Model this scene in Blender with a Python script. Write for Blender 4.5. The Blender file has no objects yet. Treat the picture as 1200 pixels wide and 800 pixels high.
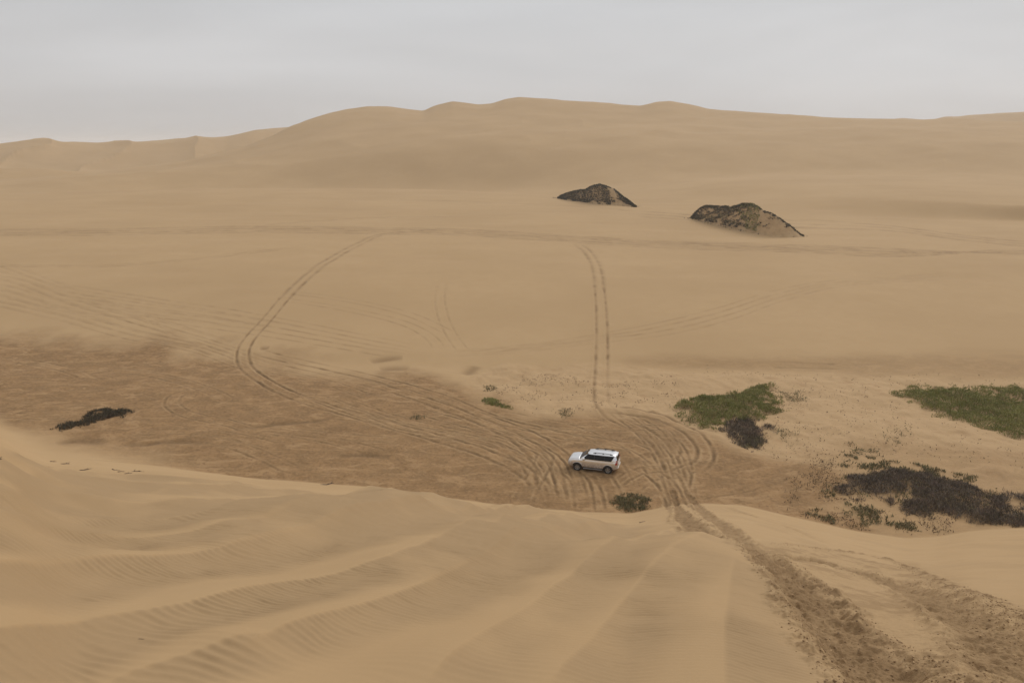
import bpy, bmesh, math, random
import numpy as np
from mathutils import Vector, Matrix

random.seed(7)
rng = np.random.default_rng(11)
S = bpy.context.scene
COL = S.collection
PI = math.pi

# ------------------------------------------------------------------ camera
F = 933.0                      # focal length in photo pixels (1200 wide)
TH = math.radians(13.85)       # pitch below the horizon
H = 28.0                       # eye height above the valley floor
EYE = 1.7                      # eye height above the dune the photographer stands on

def pix(u, v):
    """direction of a photo pixel -> azimuth, tan(elevation)"""
    u = np.asarray(u, float); v = np.asarray(v, float)
    cx = (u - 600) / F; cy = (400 - v) / F
    y = math.cos(TH) + cy * math.sin(TH)
    z = -math.sin(TH) + cy * math.cos(TH)
    return np.arctan2(cx, y), z / np.hypot(cx, y)

cam = bpy.data.cameras.new('camera')
cam.sensor_fit = 'HORIZONTAL'; cam.sensor_width = 36.0
cam.lens = F / 1200 * 36.0
cam.clip_start = 0.1; cam.clip_end = 60000
camo = bpy.data.objects.new('camera', cam); COL.objects.link(camo)
camo.location = (0, 0, H); camo.rotation_euler = (PI / 2 - TH, 0, 0)
S.camera = camo

# ------------------------------------------------------------------ numpy helpers
def sstep(a, b, x):
    t = np.clip((x - a) / (b - a), 0, 1)
    return t * t * (3 - 2 * t)

def _hash(ix, iy, seed):
    h = (ix.astype(np.int64) * 374761393 + iy.astype(np.int64) * 668265263 + seed * 974634541) & 0xFFFFFFFF
    h = ((h ^ (h >> 13)) * 1274126177) & 0xFFFFFFFF
    h = h ^ (h >> 16)
    return (h & 0xFFFFFF).astype(np.float32) / float(0xFFFFFF)

def vnoise(x, y, seed=0):
    """smooth value noise in -1..1"""
    xf = np.floor(x); yf = np.floor(y)
    fx = (x - xf).astype(np.float32); fy = (y - yf).astype(np.float32)
    ix = xf.astype(np.int64); iy = yf.astype(np.int64)
    fx = fx * fx * fx * (fx * (fx * 6 - 15) + 10); fy = fy * fy * fy * (fy * (fy * 6 - 15) + 10)
    a = _hash(ix, iy, seed); b = _hash(ix + 1, iy, seed)
    c = _hash(ix, iy + 1, seed); d = _hash(ix + 1, iy + 1, seed)
    return ((a + (b - a) * fx) * (1 - fy) + (c + (d - c) * fx) * fy) * 2 - 1

def fbm(x, y, octv=3, seed=0, gain=0.5):
    t = 0; a = 1.0; n = 0
    for k in range(octv):
        t = t + a * vnoise(x + 17.3 * k, y - 9.1 * k, seed + k); n += a
        x = x * 2.03; y = y * 2.03; a *= gain
    return t / n

def gsmooth(a, sig):
    if sig <= 0: return a
    n = int(sig * 3) + 1
    k = np.exp(-0.5 * (np.arange(-n, n + 1) / sig) ** 2); k /= k.sum()
    return np.convolve(np.pad(a, n, mode='edge'), k, mode='valid')

# ------------------------------------------------------------------ the polar sheet of ground
DA = math.radians(0.06)
FINE = math.radians(43)
NF = int(round(2 * FINE / DA)) + 1
AZF = np.linspace(-FINE, FINE, NF)
DA = AZF[1] - AZF[0]
AZC = np.linspace(FINE, 2 * PI - FINE, 150)[1:-1]
RK = 0.0042
rr = list(np.linspace(0.35, 3.0, 14))
while rr[-1] < 300: rr.append(rr[-1] * (1 + (.0028 if 4.6 < rr[-1] < 13 else RK if rr[-1] < 52 or rr[-1] > 135 else .0026)))
while rr[-1] < 1400: rr.append(rr[-1] * 1.009)
while rr[-1] < 6000: rr.append(rr[-1] * 1.10)
RR = np.array(rr); NR = len(RR)
RKL = np.gradient(RR) / RR

def onto(az, a, sig):
    o = np.argsort(az)
    return gsmooth(np.interp(AZF, np.array(az)[o], np.array(a)[o]), sig)

def line_vz(pts, sig=14):
    """feature line given as (u, v, z): range follows from the height"""
    p = np.array(pts, float); az, t = pix(p[:, 0], p[:, 1])
    return onto(az, (p[:, 2] - H) / t, sig), onto(az, p[:, 2], sig)

def line_vr(pts, sig=4):
    """(u, v, r): height follows from the range"""
    p = np.array(pts, float); az, t = pix(p[:, 0], p[:, 1])
    return onto(az, p[:, 2], 20), onto(az, H + p[:, 2] * t, sig)

def line_rz(pts, sig=20):
    """(u, r, z)"""
    p = np.array(pts, float); az, t = pix(p[:, 0], np.full(len(p), 200.0))
    return onto(az, p[:, 1], sig), onto(az, p[:, 2], sig)

TOE = [(-260, 440), (-120, 464), (-40, 492), (0, 510), (30, 528), (60, 539), (150, 547), (300, 561), (380, 567),
       (450, 572), (520, 583), (600, 594), (680, 600), (740, 602), (790, 592), (830, 590), (870, 592), (930, 606),
       (1000, 622), (1060, 631), (1100, 629), (1140, 622), (1200, 619), (1300, 612), (1450, 600)]
p = np.array(TOE, float); a_, t_ = pix(p[:, 0], p[:, 1])
RTOE = onto(a_, -H / t_, 6)

one = np.ones(NF)
LINES = [
    (8 * one, 0 * one), (54 * one, 0 * one),
    line_vz([(-300, 440, .0), (0, 440, .0), (600, 440, 0), (1200, 452, .2), (1500, 452, .2)]),
    line_vz([(-300, 405, .8), (300, 408, .8), (600, 416, .7), (900, 420, .8), (1200, 414, 1.0), (1500, 410, 1.)]),
    line_vz([(-300, 330, 4.2), (300, 330, 4.2), (700, 330, 4.4), (1200, 335, 4.2), (1500, 335, 4.2)]),
    line_vz([(-300, 283, 6.2), (300, 280, 6.4), (700, 286, 6.4), (1000, 298, 6.0), (1200, 303, 5.8), (1500, 304, 5.8)]),
    line_vz([(-300, 264, 7.0), (300, 262, 7.0), (700, 268, 7.0), (1000, 282, 6.5), (1200, 288, 6.2), (1500, 290, 6.2)]),
    line_vz([(-300, 231, 9), (0, 228, 9), (100, 224, 9.3), (200, 221, 9.4), (300, 221, 9.4), (420, 221, 9.2), (500, 222.5, 9),
             (600, 226.5, 8.8), (660, 231, 8.6), (740, 240, 8.4), (800, 245, 8.2), (900, 253, 7.7), (1000, 255, 7.0),
             (1100, 257, 6.8), (1200, 259, 6.8), (1500, 260, 6.8)], 6),
    line_rz([(-300, 360, 7.6), (0, 362, 7.7), (300, 385, 7.5), (420, 372, 7.0), (600, 336, 6.8), (690, 308, 7.0), (760, 300, 8.0), (840, 300, 9.0), (920, 294, 10.6), (1000, 290, 11.5), (1100, 285, 11.2), (1200, 282, 10.8), (1500, 282, 10.6)]),
    line_rz([(-300, 395, 6.3), (300, 408, 5.8), (480, 392, 5.4), (600, 372, 5.4), (690, 345, 6.4), (760, 335, 9.2), (850, 350, 13.0), (1000, 352, 13.8),
             (1100, 352, 13.3), (1200, 352, 12.6), (1500, 352, 12.5)]),
    line_rz([(-300, 430, 7.), (200, 432, 6.5), (300, 432, 6.), (480, 412, 5.8), (600, 394, 6.0), (690, 378, 8.0), (760, 385, 11.), (900, 410, 14.0), (1200, 420, 14.), (1500, 420, 14)]),
    line_rz([(-300, 480, 9.), (0, 480, 9.5), (300, 485, 17), (480, 470, 25), (600, 462, 27.), (760, 465, 28.), (900, 490, 28.), (1200, 530, 29.), (1500, 530, 28)]),
    line_rz([(-300, 520, 9.6), (0, 520, 10.), (110, 520, 10.5), (220, 540, 15), (300, 560, 24), (380, 570, 36), (480, 570, 42), (600, 570, 45), (760, 580, 44), (900, 580, 39), (1200, 590, 36.5), (1500, 590, 35)]),
    line_vr([(-300, 199, 560), (0, 198, 560), (60, 199, 560), (110, 203, 565), (150, 198, 580), (220, 189, 600), (290, 171, 630),
             (320, 160, 645), (340, 149.5, 655), (360, 142, 665), (380, 136, 670), (405, 130, 680), (430, 126.5, 690), (455, 127, 695),
             (478, 130, 700), (496, 131.5, 700), (508, 125.5, 700), (530, 119.5, 700), (545, 121.5, 700), (560, 124, 700),
             (576, 123, 700), (592, 117.5, 700), (608, 115, 700), (640, 117, 700), (690, 121, 700), (720, 123.5, 700),
             (750, 125, 700), (768, 122, 700), (786, 120.5, 700), (806, 124, 700), (830, 130, 700), (870, 132, 700), (900, 134.5, 700),
             (960, 138, 700), (1040, 140, 700), (1100, 141.5, 700), (1160, 143, 700), (1240, 146, 700), (1500, 150, 700)], 2.5),
    line_rz([(-300, 680, 5.), (0, 680, 5), (220, 700, 8), (300, 740, 14), (500, 860, 46), (900, 880, 44), (1200, 880, 34), (1500, 880, 30)]),
    line_vr([(-300, 172, 860), (-80, 171, 860), (0, 168, 860), (25, 164.5, 860), (45, 163, 860), (70, 165.5, 860), (110, 166.5, 860), (150, 166.5, 860),
             (200, 163.5, 860), (230, 161.5, 860), (265, 160, 860), (300, 152, 900), (335, 150, 940), (400, 150, 1020), (600, 150, 1080), (900, 145, 1080), (1000, 143, 1080),
             (1040, 141, 1080), (1056, 138.5, 1080), (1075, 139.5, 1080), (1090, 140.0, 1080), (1105, 137.2, 1080), (1122, 138, 1080), (1150, 135.5, 1080), (1200, 131.5, 1080),
             (1260, 130, 1080), (1500, 134, 1080)], 2.2),
    (1500 * one, 12 * one), (5000 * one, 0 * one), (9000 * one, 0 * one)]
LR = np.array([l[0] for l in LINES]); LZ = np.array([l[1] for l in LINES])
for k in range(1, len(LINES)):
    LR[k] = np.maximum(LR[k], LR[k - 1] + 2.0)

def pchip_cols(xk, yk, x):
    """monotone cubic through the knots of every azimuth column"""
    n, m = xk.shape
    out = np.zeros((m, len(x)))
    for j in range(m):
        X = xk[:, j]; Y = yk[:, j]; h = np.diff(X); d = np.diff(Y) / h
        s = np.zeros(n); w1 = 2 * h[1:] + h[:-1]; w2 = h[1:] + 2 * h[:-1]
        ok = d[:-1] * d[1:] > 0
        s[1:-1] = np.where(ok, (w1 + w2) / np.where(ok, w1 / np.where(ok, d[:-1], 1) + w2 / np.where(ok, d[1:], 1), 1), 0)
        s[0] = d[0]; s[-1] = d[-1]
        i = np.clip(np.searchsorted(X, x) - 1, 0, n - 2)
        t = np.clip((x - X[i]) / h[i], 0, 1)
        out[j] = (Y[i] * (1 + 2 * t) * (1 - t) ** 2 + h[i] * s[i] * t * (1 - t) ** 2
                  + Y[i + 1] * t * t * (3 - 2 * t) - h[i] * s[i + 1] * t * t * (1 - t))
    return out

VAL = pchip_cols(LR, LZ, RR)                                     # NF x NR
SLOPE = (H - EYE) * (1 - RR[None, :] / RTOE[:, None])
def smax(a, b, k):
    h = np.clip(0.5 + 0.5 * (a - b) / k, 0, 1)
    return b + (a - b) * h + k * h * (1 - h)
LEFT = sstep(math.radians(-21), math.radians(-31), AZF)[:, None]
ZM = smax(SLOPE, VAL, 0.25 + 2.2 * LEFT)                                      # macro ground
XG = np.sin(AZF)[:, None] * RR[None, :]; YG = np.cos(AZF)[:, None] * RR[None, :]

def at(us, vs):
    """where the rays of photo pixels meet the macro ground -> x, y"""
    az, t = pix(us, vs); az = np.atleast_1d(az); t = np.atleast_1d(t)
    X = np.zeros(len(az)); Y = np.zeros(len(az))
    for i in range(len(az)):
        c = np.clip((az[i] + FINE) / DA, 0, NF - 1.001); j = int(c); f = c - j
        col = ZM[j] * (1 - f) + ZM[j + 1] * f
        g = H + RR * t[i] - col
        b = np.nonzero(g < 0)[0]
        if len(b) and b[0] > 0:
            k = b[0]; q = g[k - 1] / (g[k - 1] - g[k]); r = RR[k - 1] + (RR[k] - RR[k - 1]) * q
        else: r = 1200.0
        X[i] = math.sin(az[i]) * r; Y[i] = math.cos(az[i]) * r
    return X, Y

def spline(pts, n=12):
    P = np.array(pts, float)
    P = np.vstack([2 * P[0] - P[1], P, 2 * P[-1] - P[-2]])
    out = []
    for i in range(1, len(P) - 2):
        t = np.linspace(0, 1, n, endpoint=False)[:, None]
        a, b, c, d = P[i - 1], P[i], P[i + 1], P[i + 2]
        out.append(0.5 * ((2 * b) + (c - a) * t + (2 * a - 5 * b + 4 * c - d) * t ** 2 + (3 * b - a - 3 * c + d) * t ** 3))
    out.append(P[-2][None, :])
    return np.vstack(out)

def world_line(pts, n=12, step=None):
    """photo polyline -> evenly stepped world polyline on the ground"""
    s = spline(pts, n); X, Y = at(s[:, 0], s[:, 1])
    d = np.r_[0, np.cumsum(np.hypot(np.diff(X), np.diff(Y)))]
    st = step or max(0.25, 0.006 * float(np.hypot(X, Y).mean()))
    m = max(4, int(d[-1] / st)); q = np.linspace(0, d[-1], m)
    X = np.interp(q, d, X); Y = np.interp(q, d, Y)
    return gsmooth(X, 1.5), gsmooth(Y, 1.5)

BIG = 1e3
def dist_line(X, Y, margin, signed=False):
    """distance buffers of the fine grid to a world polyline (only near it)"""
    D = np.full((NF, NR), BIG, np.float32); T = np.zeros((NF, NR), np.float32)
    SG = np.zeros((NF, NR), np.float32) if signed else None
    az = np.arctan2(X, Y); r = np.hypot(X, Y); n = len(X)
    for k in range(n - 1):
        a0, a1 = min(az[k], az[k + 1]), max(az[k], az[k + 1]); r0, r1 = min(r[k], r[k + 1]), max(r[k], r[k + 1])
        mg = margin; ma = mg / max(r0, 1.0)
        i0 = int((a0 - ma + FINE) / DA); i1 = int((a1 + ma + FINE) / DA) + 2
        j0 = int(np.searchsorted(RR, max(r0 - mg, 0.4))) - 1; j1 = int(np.searchsorted(RR, r1 + mg)) + 1
        i0 = max(i0, 0); i1 = min(i1, NF); j0 = max(j0, 0); j1 = min(j1, NR)
        if i0 >= i1 or j0 >= j1: continue
        x = XG[i0:i1, j0:j1]; y = YG[i0:i1, j0:j1]
        dx = X[k + 1] - X[k]; dy = Y[k + 1] - Y[k]; L2 = dx * dx + dy * dy + 1e-9
        t = np.clip(((x - X[k]) * dx + (y - Y[k]) * dy) / L2, 0, 1)
        ex = x - X[k] - t * dx; ey = y - Y[k] - t * dy
        d = np.sqrt(ex * ex + ey * ey)
        sub = D[i0:i1, j0:j1]; m = d < sub
        sub[m] = d[m]; T[i0:i1, j0:j1][m] = ((k + t) / (n - 1))[m]
        if signed:
            SG[i0:i1, j0:j1][m] = np.sign(dx * ey - dy * ex)[m]
    return (D, T, SG) if signed else (D, T)

ROWS = np.broadcast_to(RR[None, :], (NF, NR))
def poly_sd(pts, sub=None, pad=12):
    """signed distance (m, positive inside) to a ground polygon given by photo pixels"""
    q = spline(list(pts) + [pts[0]], 4)[:-1]
    X, Y = at(q[:, 0], q[:, 1])
    return world_sd(X, Y, pad)
def world_sd(X, Y, pad=12):
    az = np.arctan2(X, Y); r = np.hypot(X, Y)
    i0 = max(int((az.min() - pad / r.min() + FINE) / DA), 0); i1 = min(int((az.max() + pad / r.min() + FINE) / DA) + 2, NF)
    j0 = max(int(np.searchsorted(RR, max(r.min() - pad, .5))) - 1, 0); j1 = min(int(np.searchsorted(RR, r.max() + pad)) + 1, NR)
    x = XG[i0:i1, j0:j1].astype(np.float32); y = YG[i0:i1, j0:j1].astype(np.float32)
    D = np.full(x.shape, 1e6, np.float32); ins = np.zeros(x.shape, bool)
    n = len(X)
    for k in range(n):
        x0, y0, x1, y1 = X[k], Y[k], X[(k + 1) % n], Y[(k + 1) % n]
        dx = x1 - x0; dy = y1 - y0; L2 = dx * dx + dy * dy + 1e-9
        t = np.clip(((x - x0) * dx + (y - y0) * dy) / L2, 0, 1)
        D = np.minimum(D, (x - x0 - t * dx) ** 2 + (y - y0 - t * dy) ** 2)
        if abs(dy) > 1e-9:
            ins ^= ((y0 > y) != (y1 > y)) & (x < dx * (y - y0) / dy + x0)
    return (slice(i0, i1), slice(j0, j1)), np.where(ins, 1, -1) * np.sqrt(D)

# ------------------------------------------------------------------ ground relief and ground cover masks
DZ = np.zeros((NF, NR), np.float32)
M_DIRT = np.zeros((NF, NR), np.float32)      # brown hard packed valley soil
M_TRK = np.zeros((NF, NR), np.float32)       # churned, damp sand
M_PALE = np.zeros((NF, NR), np.float32)      # pale wind-blown crusty sand
M_ROUGH = np.zeros((NF, NR), np.float32)     # crumbly surface
M_LIT = np.zeros((NF, NR), np.float32)       # plant litter
M_RIPSHADE = np.zeros((NF, NR), np.float32)       # ripples, with ridge shading and vignetting put into the colour
FG = sstep(0.10, -0.22, (VAL - SLOPE)).astype(np.float32)     # 1 on the near dune face

# --- brown valley soil
DIRT = [(-260, 385), (-60, 392), (60, 399), (130, 402), (190, 405), (250, 417), (300, 421), (360, 432), (430, 440), (480, 436), (530, 446), (570, 463),
        (590, 478), (640, 489), (700, 489), (760, 490), (810, 505), (860, 528), (930, 542), (985, 548), (1000, 575), (960, 590),
        (990, 605), (1060, 640), (1000, 640), (700, 625), (400, 590), (60, 560), (-20, 520), (-140, 470), (-260, 440)]
(sa, sb), sd = poly_sd(DIRT, 12)
x = XG[sa, sb]; y = YG[sa, sb]
lw = sstep(-8, -22, x)                                   # the far left rim frays out under drifted sand
edge = sd + (2.2 + 3.5 * lw) * fbm(x / 5, y / 7, 5, 21)
M_DIRT[sa, sb] = np.clip((edge + 1.6 + 3 * lw) / (3.4 + 5.5 * lw), 0, 1)
# far left part fades under drifted sand
M_DIRT *= 1 - 0.85 * sstep(-0.50, -0.63, AZF)[:, None] * sstep(100, 80, RR)[None, :]
# --- damp darker bands right of centre
for poly, amt, soft in [([(745, 424), (820, 417), (930, 419), (1060, 416), (1200, 414), (1400, 412), (1400, 440), (1200, 443), (1060, 440), (960, 436), (880, 433), (800, 431)], .45, 3.0),
                        ([(905, 545), (960, 530), (1040, 520), (1150, 528), (1260, 530), (1300, 600), (1200, 625), (1060, 635), (960, 615), (905, 592)], .45, 2.5),
                        ([(1080, 528), (1140, 536), (1200, 538), (1300, 545), (1300, 575), (1160, 560)], .5, 1.2),
                        ([(0, 404), (110, 396), (200, 398), (260, 413), (200, 408), (100, 410), (0, 418)], .35, 1.0)]:
    (sa, sb), sd = poly_sd(poly, 12)
    x = XG[sa, sb]; y = YG[sa, sb]
    m = sstep(-soft, soft, sd + 2.0 * fbm(x / 9, y / 3.0, 4, 31)) * amt
    M_DIRT[sa, sb] = np.maximum(M_DIRT[sa, sb], m)
M_DIRT *= 1 - FG
M_DIRT *= 1 - LEFT * (1 - sstep(.3, 3.2, VAL - SLOPE + .9 * fbm(XG / 3, YG / 5, 3, 23)))
# --- pale crusty hummocks
for poly, amt in [([(545, 440), (600, 428), (700, 430), (760, 432), (900, 440), (1050, 440), (1200, 448), (1400, 450), (1400, 560), (1200, 545), (1080, 530),
                    (960, 540), (880, 530), (800, 503), (740, 486), (640, 488), (590, 476)], 1.0),
                  ([(1110, 545), (1150, 540), (1200, 560), (1190, 575), (1130, 560)], .8)]:
    (sa, sb), sd = poly_sd(poly, 12)
    x = XG[sa, sb]; y = YG[sa, sb]
    m = sstep(-1.5, 2.0, sd + 2.0 * fbm(x / 4, y / 4, 4, 41)) * amt
    M_PALE[sa, sb] = np.maximum(M_PALE[sa, sb], m)
    DZ[sa, sb] += m * (0.46 * fbm(x / 5.5, y / 5.5, 3, 43) + 0.14 * fbm(x / 1.2, y / 1.2, 3, 44))
M_PALE *= (1 - FG)

# --- rough packed soil relief
jv = RR < 135; jv0 = RR > 30
jj = np.nonzero(jv & jv0)[0]; jb = slice(jj[0], jj[-1] + 1)
xv = XG[:, jb]; yv = YG[:, jb]
rough = M_DIRT[:, jb] * (1 - FG[:, jb])
DZ[:, jb] += rough * (0.10 * fbm(xv / 6, yv / 6, 3, 51) + 0.065 * fbm(xv / 1.3, yv / 1.3, 3, 52) + .035 * fbm(xv / .45, yv / .6, 2, 53))
# low ledges and dark cuts at the upper rim of the soil
for pts, d, w in [([(430, 425), (455, 420), (475, 419)], .22, .8), ([(440, 433), (460, 431), (482, 432)], .22, .9),
                  ([(545, 440), (550, 434), (560, 428)], .25, .8), ([(300, 409), (310, 407), (318, 408)], .2, .6),
                  ([(140, 519), (170, 520), (195, 517), (250, 520)], .18, .6), ([(390, 535), (430, 532), (460, 535)], .14, .5),
                  ([(270, 504), (330, 496), (390, 492)], .12, .5), ([(60, 520), (90, 516), (130, 518)], .12, .8)]:
    X, Y = world_line(pts); D, T = dist_line(X, Y, 3.5 * w)
    g = np.exp(-(D / w) ** 2) * np.clip(np.sin(PI * T), 0, 1) ** .5
    DZ -= d * g; M_TRK = np.maximum(M_TRK, .75 * g)

# --- broad swells of the smooth sand and far dunes
far = sstep(100, 160, RR)[None, :] * (1 - sstep(1300, 2000, RR))[None, :]
jf = np.nonzero(RR > 95)[0]; jb = slice(jf[0], NR)
xf = XG[:, jb]; yf = YG[:, jb]
big = sstep(380, 480, RR[jb])[None, :]
fade = far[:, jb]
DZ[:, jb] += fade * (0.38 * fbm(xf / 30, yf / 15, 3, 61) + big * (1.5 * fbm((xf + .5 * yf) / 80, (yf - .4 * xf) / 48, 3, 62) + .8 * (1 - np.abs(fbm((xf - .6 * yf) / 60, (yf + .3 * xf) / 90, 2, 66))) ** 4))
# fluted slip faces on the far dunes at the left
fl = sstep(610, 680, RR[jb])[None, :] * sstep(930, 850, RR[jb])[None, :] * sstep(math.radians(-17), math.radians(-20), AZF)[:, None]
ph = (xf * .9 + yf * .35) / 20 + 1.2 * fbm(xf / 90, yf / 90, 2, 63)
DZ[:, jb] += fl * 3.4 * (np.abs(np.sin(ph)) ** .6 * -1 + .5)
# faint horizontal wind bands
DZ[:, jb] += fade * (1 - big) * .05 * np.sin(yf / 3.1 + 2.4 * fbm(xf / 40, yf / 12, 2, 64)) * sstep(.0, .5, fbm(xf / 50, yf / 20, 2, 65))

# --- near dune face: wind ridges with rippled lee sides
RIDGES = [  # photo polyline, height, width scale
    ([(-160, 704), (0, 702), (100, 692), (200, 675), (300, 655), (400, 638), (500, 622), (580, 609), (650, 600)], .17, 1.0),
    ([(-160, 786), (0, 770), (100, 752), (200, 735), (300, 712), (400, 690), (480, 665), (560, 645), (640, 626), (700, 612)], .12, 1.0),
    ([(240, 800), (340, 756), (450, 720), (520, 690), (580, 664), (650, 640), (720, 618)], .14, .9),
    ([(-160, 664), (0, 654), (110, 655), (220, 648), (330, 636), (430, 620), (540, 603)], .12, .9),
    ([(-160, 636), (0, 632), (150, 632), (300, 626), (420, 612), (520, 596)], .12, 1.0),
    ([(-160, 610), (0, 606), (160, 609), (300, 604), (440, 592)], .10, 1.1),
    ([(-60, 582), (60, 577), (200, 582), (340, 582), (440, 582)], .12, 1.2),
    ([(0, 560), (120, 560), (260, 570), (380, 575)], .10, 1.2),
    ([(470, 830), (540, 776), (610, 728), (670, 690), (720, 660), (770, 632), (800, 612)], .13, .9),
    ([(620, 830), (680, 770), (720, 720), (760, 685), (800, 655), (845, 632)], .11, .9),
    ([(850, 830), (848, 760), (850, 700), (858, 650)], .03, .9),
    ([(40, 830), (150, 800), (260, 776), (340, 762)], .07, .9)]
LEE = np.zeros((NF, NR), np.float32)
UPF = sstep(.1, 5.0, SLOPE - VAL).astype(np.float32)           # relief dies out towards the toe
for pts, a, ws in RIDGES:
    if pts[0][0] < -100: pts = [(-330, pts[0][1] + (pts[0][1] - pts[1][1]) * 1.2)] + pts
    X, Y = world_line(pts, 10, .22)
    D, T, SG = dist_line(X, Y, 5.0, True)
    s = D * SG                                           # >0 on the left of the walking direction (uphill side in the photo)
    w = np.clip(.085 * ROWS, .42, 1.5) * ws
    Lr = float(np.hypot(np.diff(X), np.diff(Y)).sum())
    endf = sstep(0, 1.2 / Lr, T) * sstep(1, .75, T) * UPF
    wob = 1 + .35 * fbm(XG / 2.5, YG / 2.5, 2, 71)
    near = s < 0                                         # camera side
    prof = np.where(near, np.exp(-(np.abs(s) / (w * .70)) ** 1.05), np.exp(-(np.abs(s) / (w * 1.25)) ** 2))
    hh = 2.4 * a * endf * wob
    DZ += hh * prof * (D < 5) * np.clip(ROWS / 12, .6, 1.6)
    LEE = np.maximum(LEE, (.7 if pts[0][0] > 450 else 1.0) * endf * np.where(near, sstep(2.0, .7, -s / w) * sstep(-.05, .12, -s / w), 0) * (D < 5))
# broad hollow forms
jn = np.nonzero(RR < 80)[0]; jb = slice(0, jn[-1] + 1)
xn = XG[:, jb]; yn = YG[:, jb]
DZ[:, jb] += UPF[:, jb] * sstep(2, 8, RR[jb])[None, :] * .20 * fbm(xn / 5.5 + yn / 14, yn / 12, 2, 72)
# soft dip right of the small bush, where the track leaves the valley
X, Y = world_line([(640, 660), (720, 640), (790, 622), (850, 630)]); D, T = dist_line(X, Y, 8)
DZ -= .35 * np.exp(-(D / 2.2) ** 2) * sstep(0, .5, T) * UPF
# ripples: metre-long crests a hand apart
rip = np.clip(LEE[:, jb] * np.clip(.95 + .6 * fbm(xn / 1.1 + yn / 5, yn / 2.6, 3, 70), .5, 1.1) + .55 * sstep(.05, .55, fbm(xn / 3.2 - yn / 7, yn / 6, 3, 73)) * sstep(9.5, 6.5, RR[jb])[None, :] * sstep(-.05, -.25, AZF)[:, None]
              + .45 * sstep(.0, .5, fbm(xn / 2.2, yn / 5, 3, 74)), 0, 1) * FG[:, jb]
rfade = sstep(26, 9, RR[jb])[None, :] * sstep(3.0, 4.2, RR[jb])[None, :]
lam = .125
wx = xn + .10 * fbm(xn / .8, yn / .8, 2, 75); wy = yn + .16 * fbm(xn / .7, yn / 1.2, 2, 76)
phs = (wy * .96 + wx * (.14 + .12 * vnoise(xn / 3, yn / 3, 77))) * 2 * PI / lam
rw = np.sin(phs); rw = np.where(rw > 0, rw, rw * .8)
amp = .0145 * (.6 + .4 * fbm(xn / .6, yn / .6, 2, 78)) * np.clip(RR[jb] / 7, .8, 1.8)[None, :]
DZ[:, jb] += rip * rfade * rw * amp
DZ[:, jb] += LEE[:, jb] * sstep(22, 10, RR[jb])[None, :] * .016 * fbm(xn / .35, yn / .16, 3, 85)
M_RIPSHADE[:, jb] = np.maximum(rip * sstep(70, 30, RR[jb])[None, :], .28 * FG[:, jb] * sstep(60, 15, RR[jb])[None, :])  # ridge shade, plus an even vignette darkening painted over the near dune
# fine horizontal wind streaks on the face
st = fbm(xn / 7, (yn + .25 * xn) / .9, 3, 79)
DZ[:, jb] += UPF[:, jb] * sstep(8, 14, RR[jb])[None, :] * .05 * st

# ------------------------------------------------------------------ vehicle tracks
def stamp(X, Y, w, depth, dark, seed=0, ends=.12, berm=.45, rag=.35, lo=.0):
    r = np.hypot(X, Y).mean()
    D, T = dist_line(X, Y, 4.5 * w + .01 * r)
    m = D < 100
    i, j = np.nonzero(m)
    if not len(i): return
    d = D[i, j]; t = T[i, j]; x = XG[i, j]; y = YG[i, j]; rl = RR[j]
    wl = np.maximum(w, .55 * RKL[j] * rl) * (1 + rag * .6 * vnoise(x / (w * 3), y / (w * 3), seed))
    k = (w / np.maximum(w, .55 * RKL[j] * rl)) ** .5
    e = np.ones_like(d) if ends <= 0 else sstep(0, ends, t) * sstep(1, 1 - ends, t)
    patch = np.clip(.70 + .9 * fbm(x / (w * 9), y / (w * 9), 2, seed + 5), lo, 1.15) * e * k * np.clip(1.0 + .6 * fbm(x / 11, y / 15, 2, seed + 8), .45, 1.2)
    g = np.exp(-(d / wl) ** 2)
    b = np.exp(-((d - 2.0 * wl) / (wl * .8)) ** 2)
    DZ[i, j] += patch * depth * (-g + berm * b)
    M_TRK[i, j] = np.maximum(M_TRK[i, j], np.clip(g * dark * patch, 0, 1))
    M_DIRT[i, j] *= 1 - np.clip(.5 * b * dark * patch, 0, .6)          # dry sand thrown up beside the wheel

def pair(pts, w=.17, depth=.06, dark=.6, gauge=1.58, seed=0, ends=.12, shift=0.0, **kw):
    X, Y = world_line(pts)
    tx = np.gradient(X); ty = np.gradient(Y); n = np.hypot(tx, ty) + 1e-9
    for s in (-1, 1):
        o = s * gauge / 2 + shift
        stamp(X - ty / n * o, Y + tx / n * o, w, depth, dark, seed * 10 + s + 3, ends, **kw)

# the long curve from the plateau down into the valley
pair([(520, 272), (465, 273), (432, 280), (385, 305), (345, 338), (312, 375), (290, 400), (284, 416), (290, 432), (312, 448), (345, 464), (400, 482),
      (470, 501), (540, 521), (598, 542), (632, 566), (650, 592)], .18, .085, 1.0, seed=1, ends=.03, lo=.45)
pair([(300, 412), (340, 422), (390, 432), (450, 446), (520, 466), (560, 484), (600, 496), (650, 508), (690, 518)], .17, .06, .85, seed=2, ends=.06)
pair([(310, 420), (400, 441), (470, 460), (540, 484), (590, 505), (630, 535), (645, 590)], .2, .08, .6, seed=3)
# straight up the slope
pair([(676, 284), (690, 296), (699, 315), (703, 345), (705, 380), (705, 420), (704, 455), (707, 478), (725, 492), (757, 507), (778, 527), (792, 557), (800, 580)],
     .19, .08, .8, seed=4, ends=.04, lo=.4)
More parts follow.
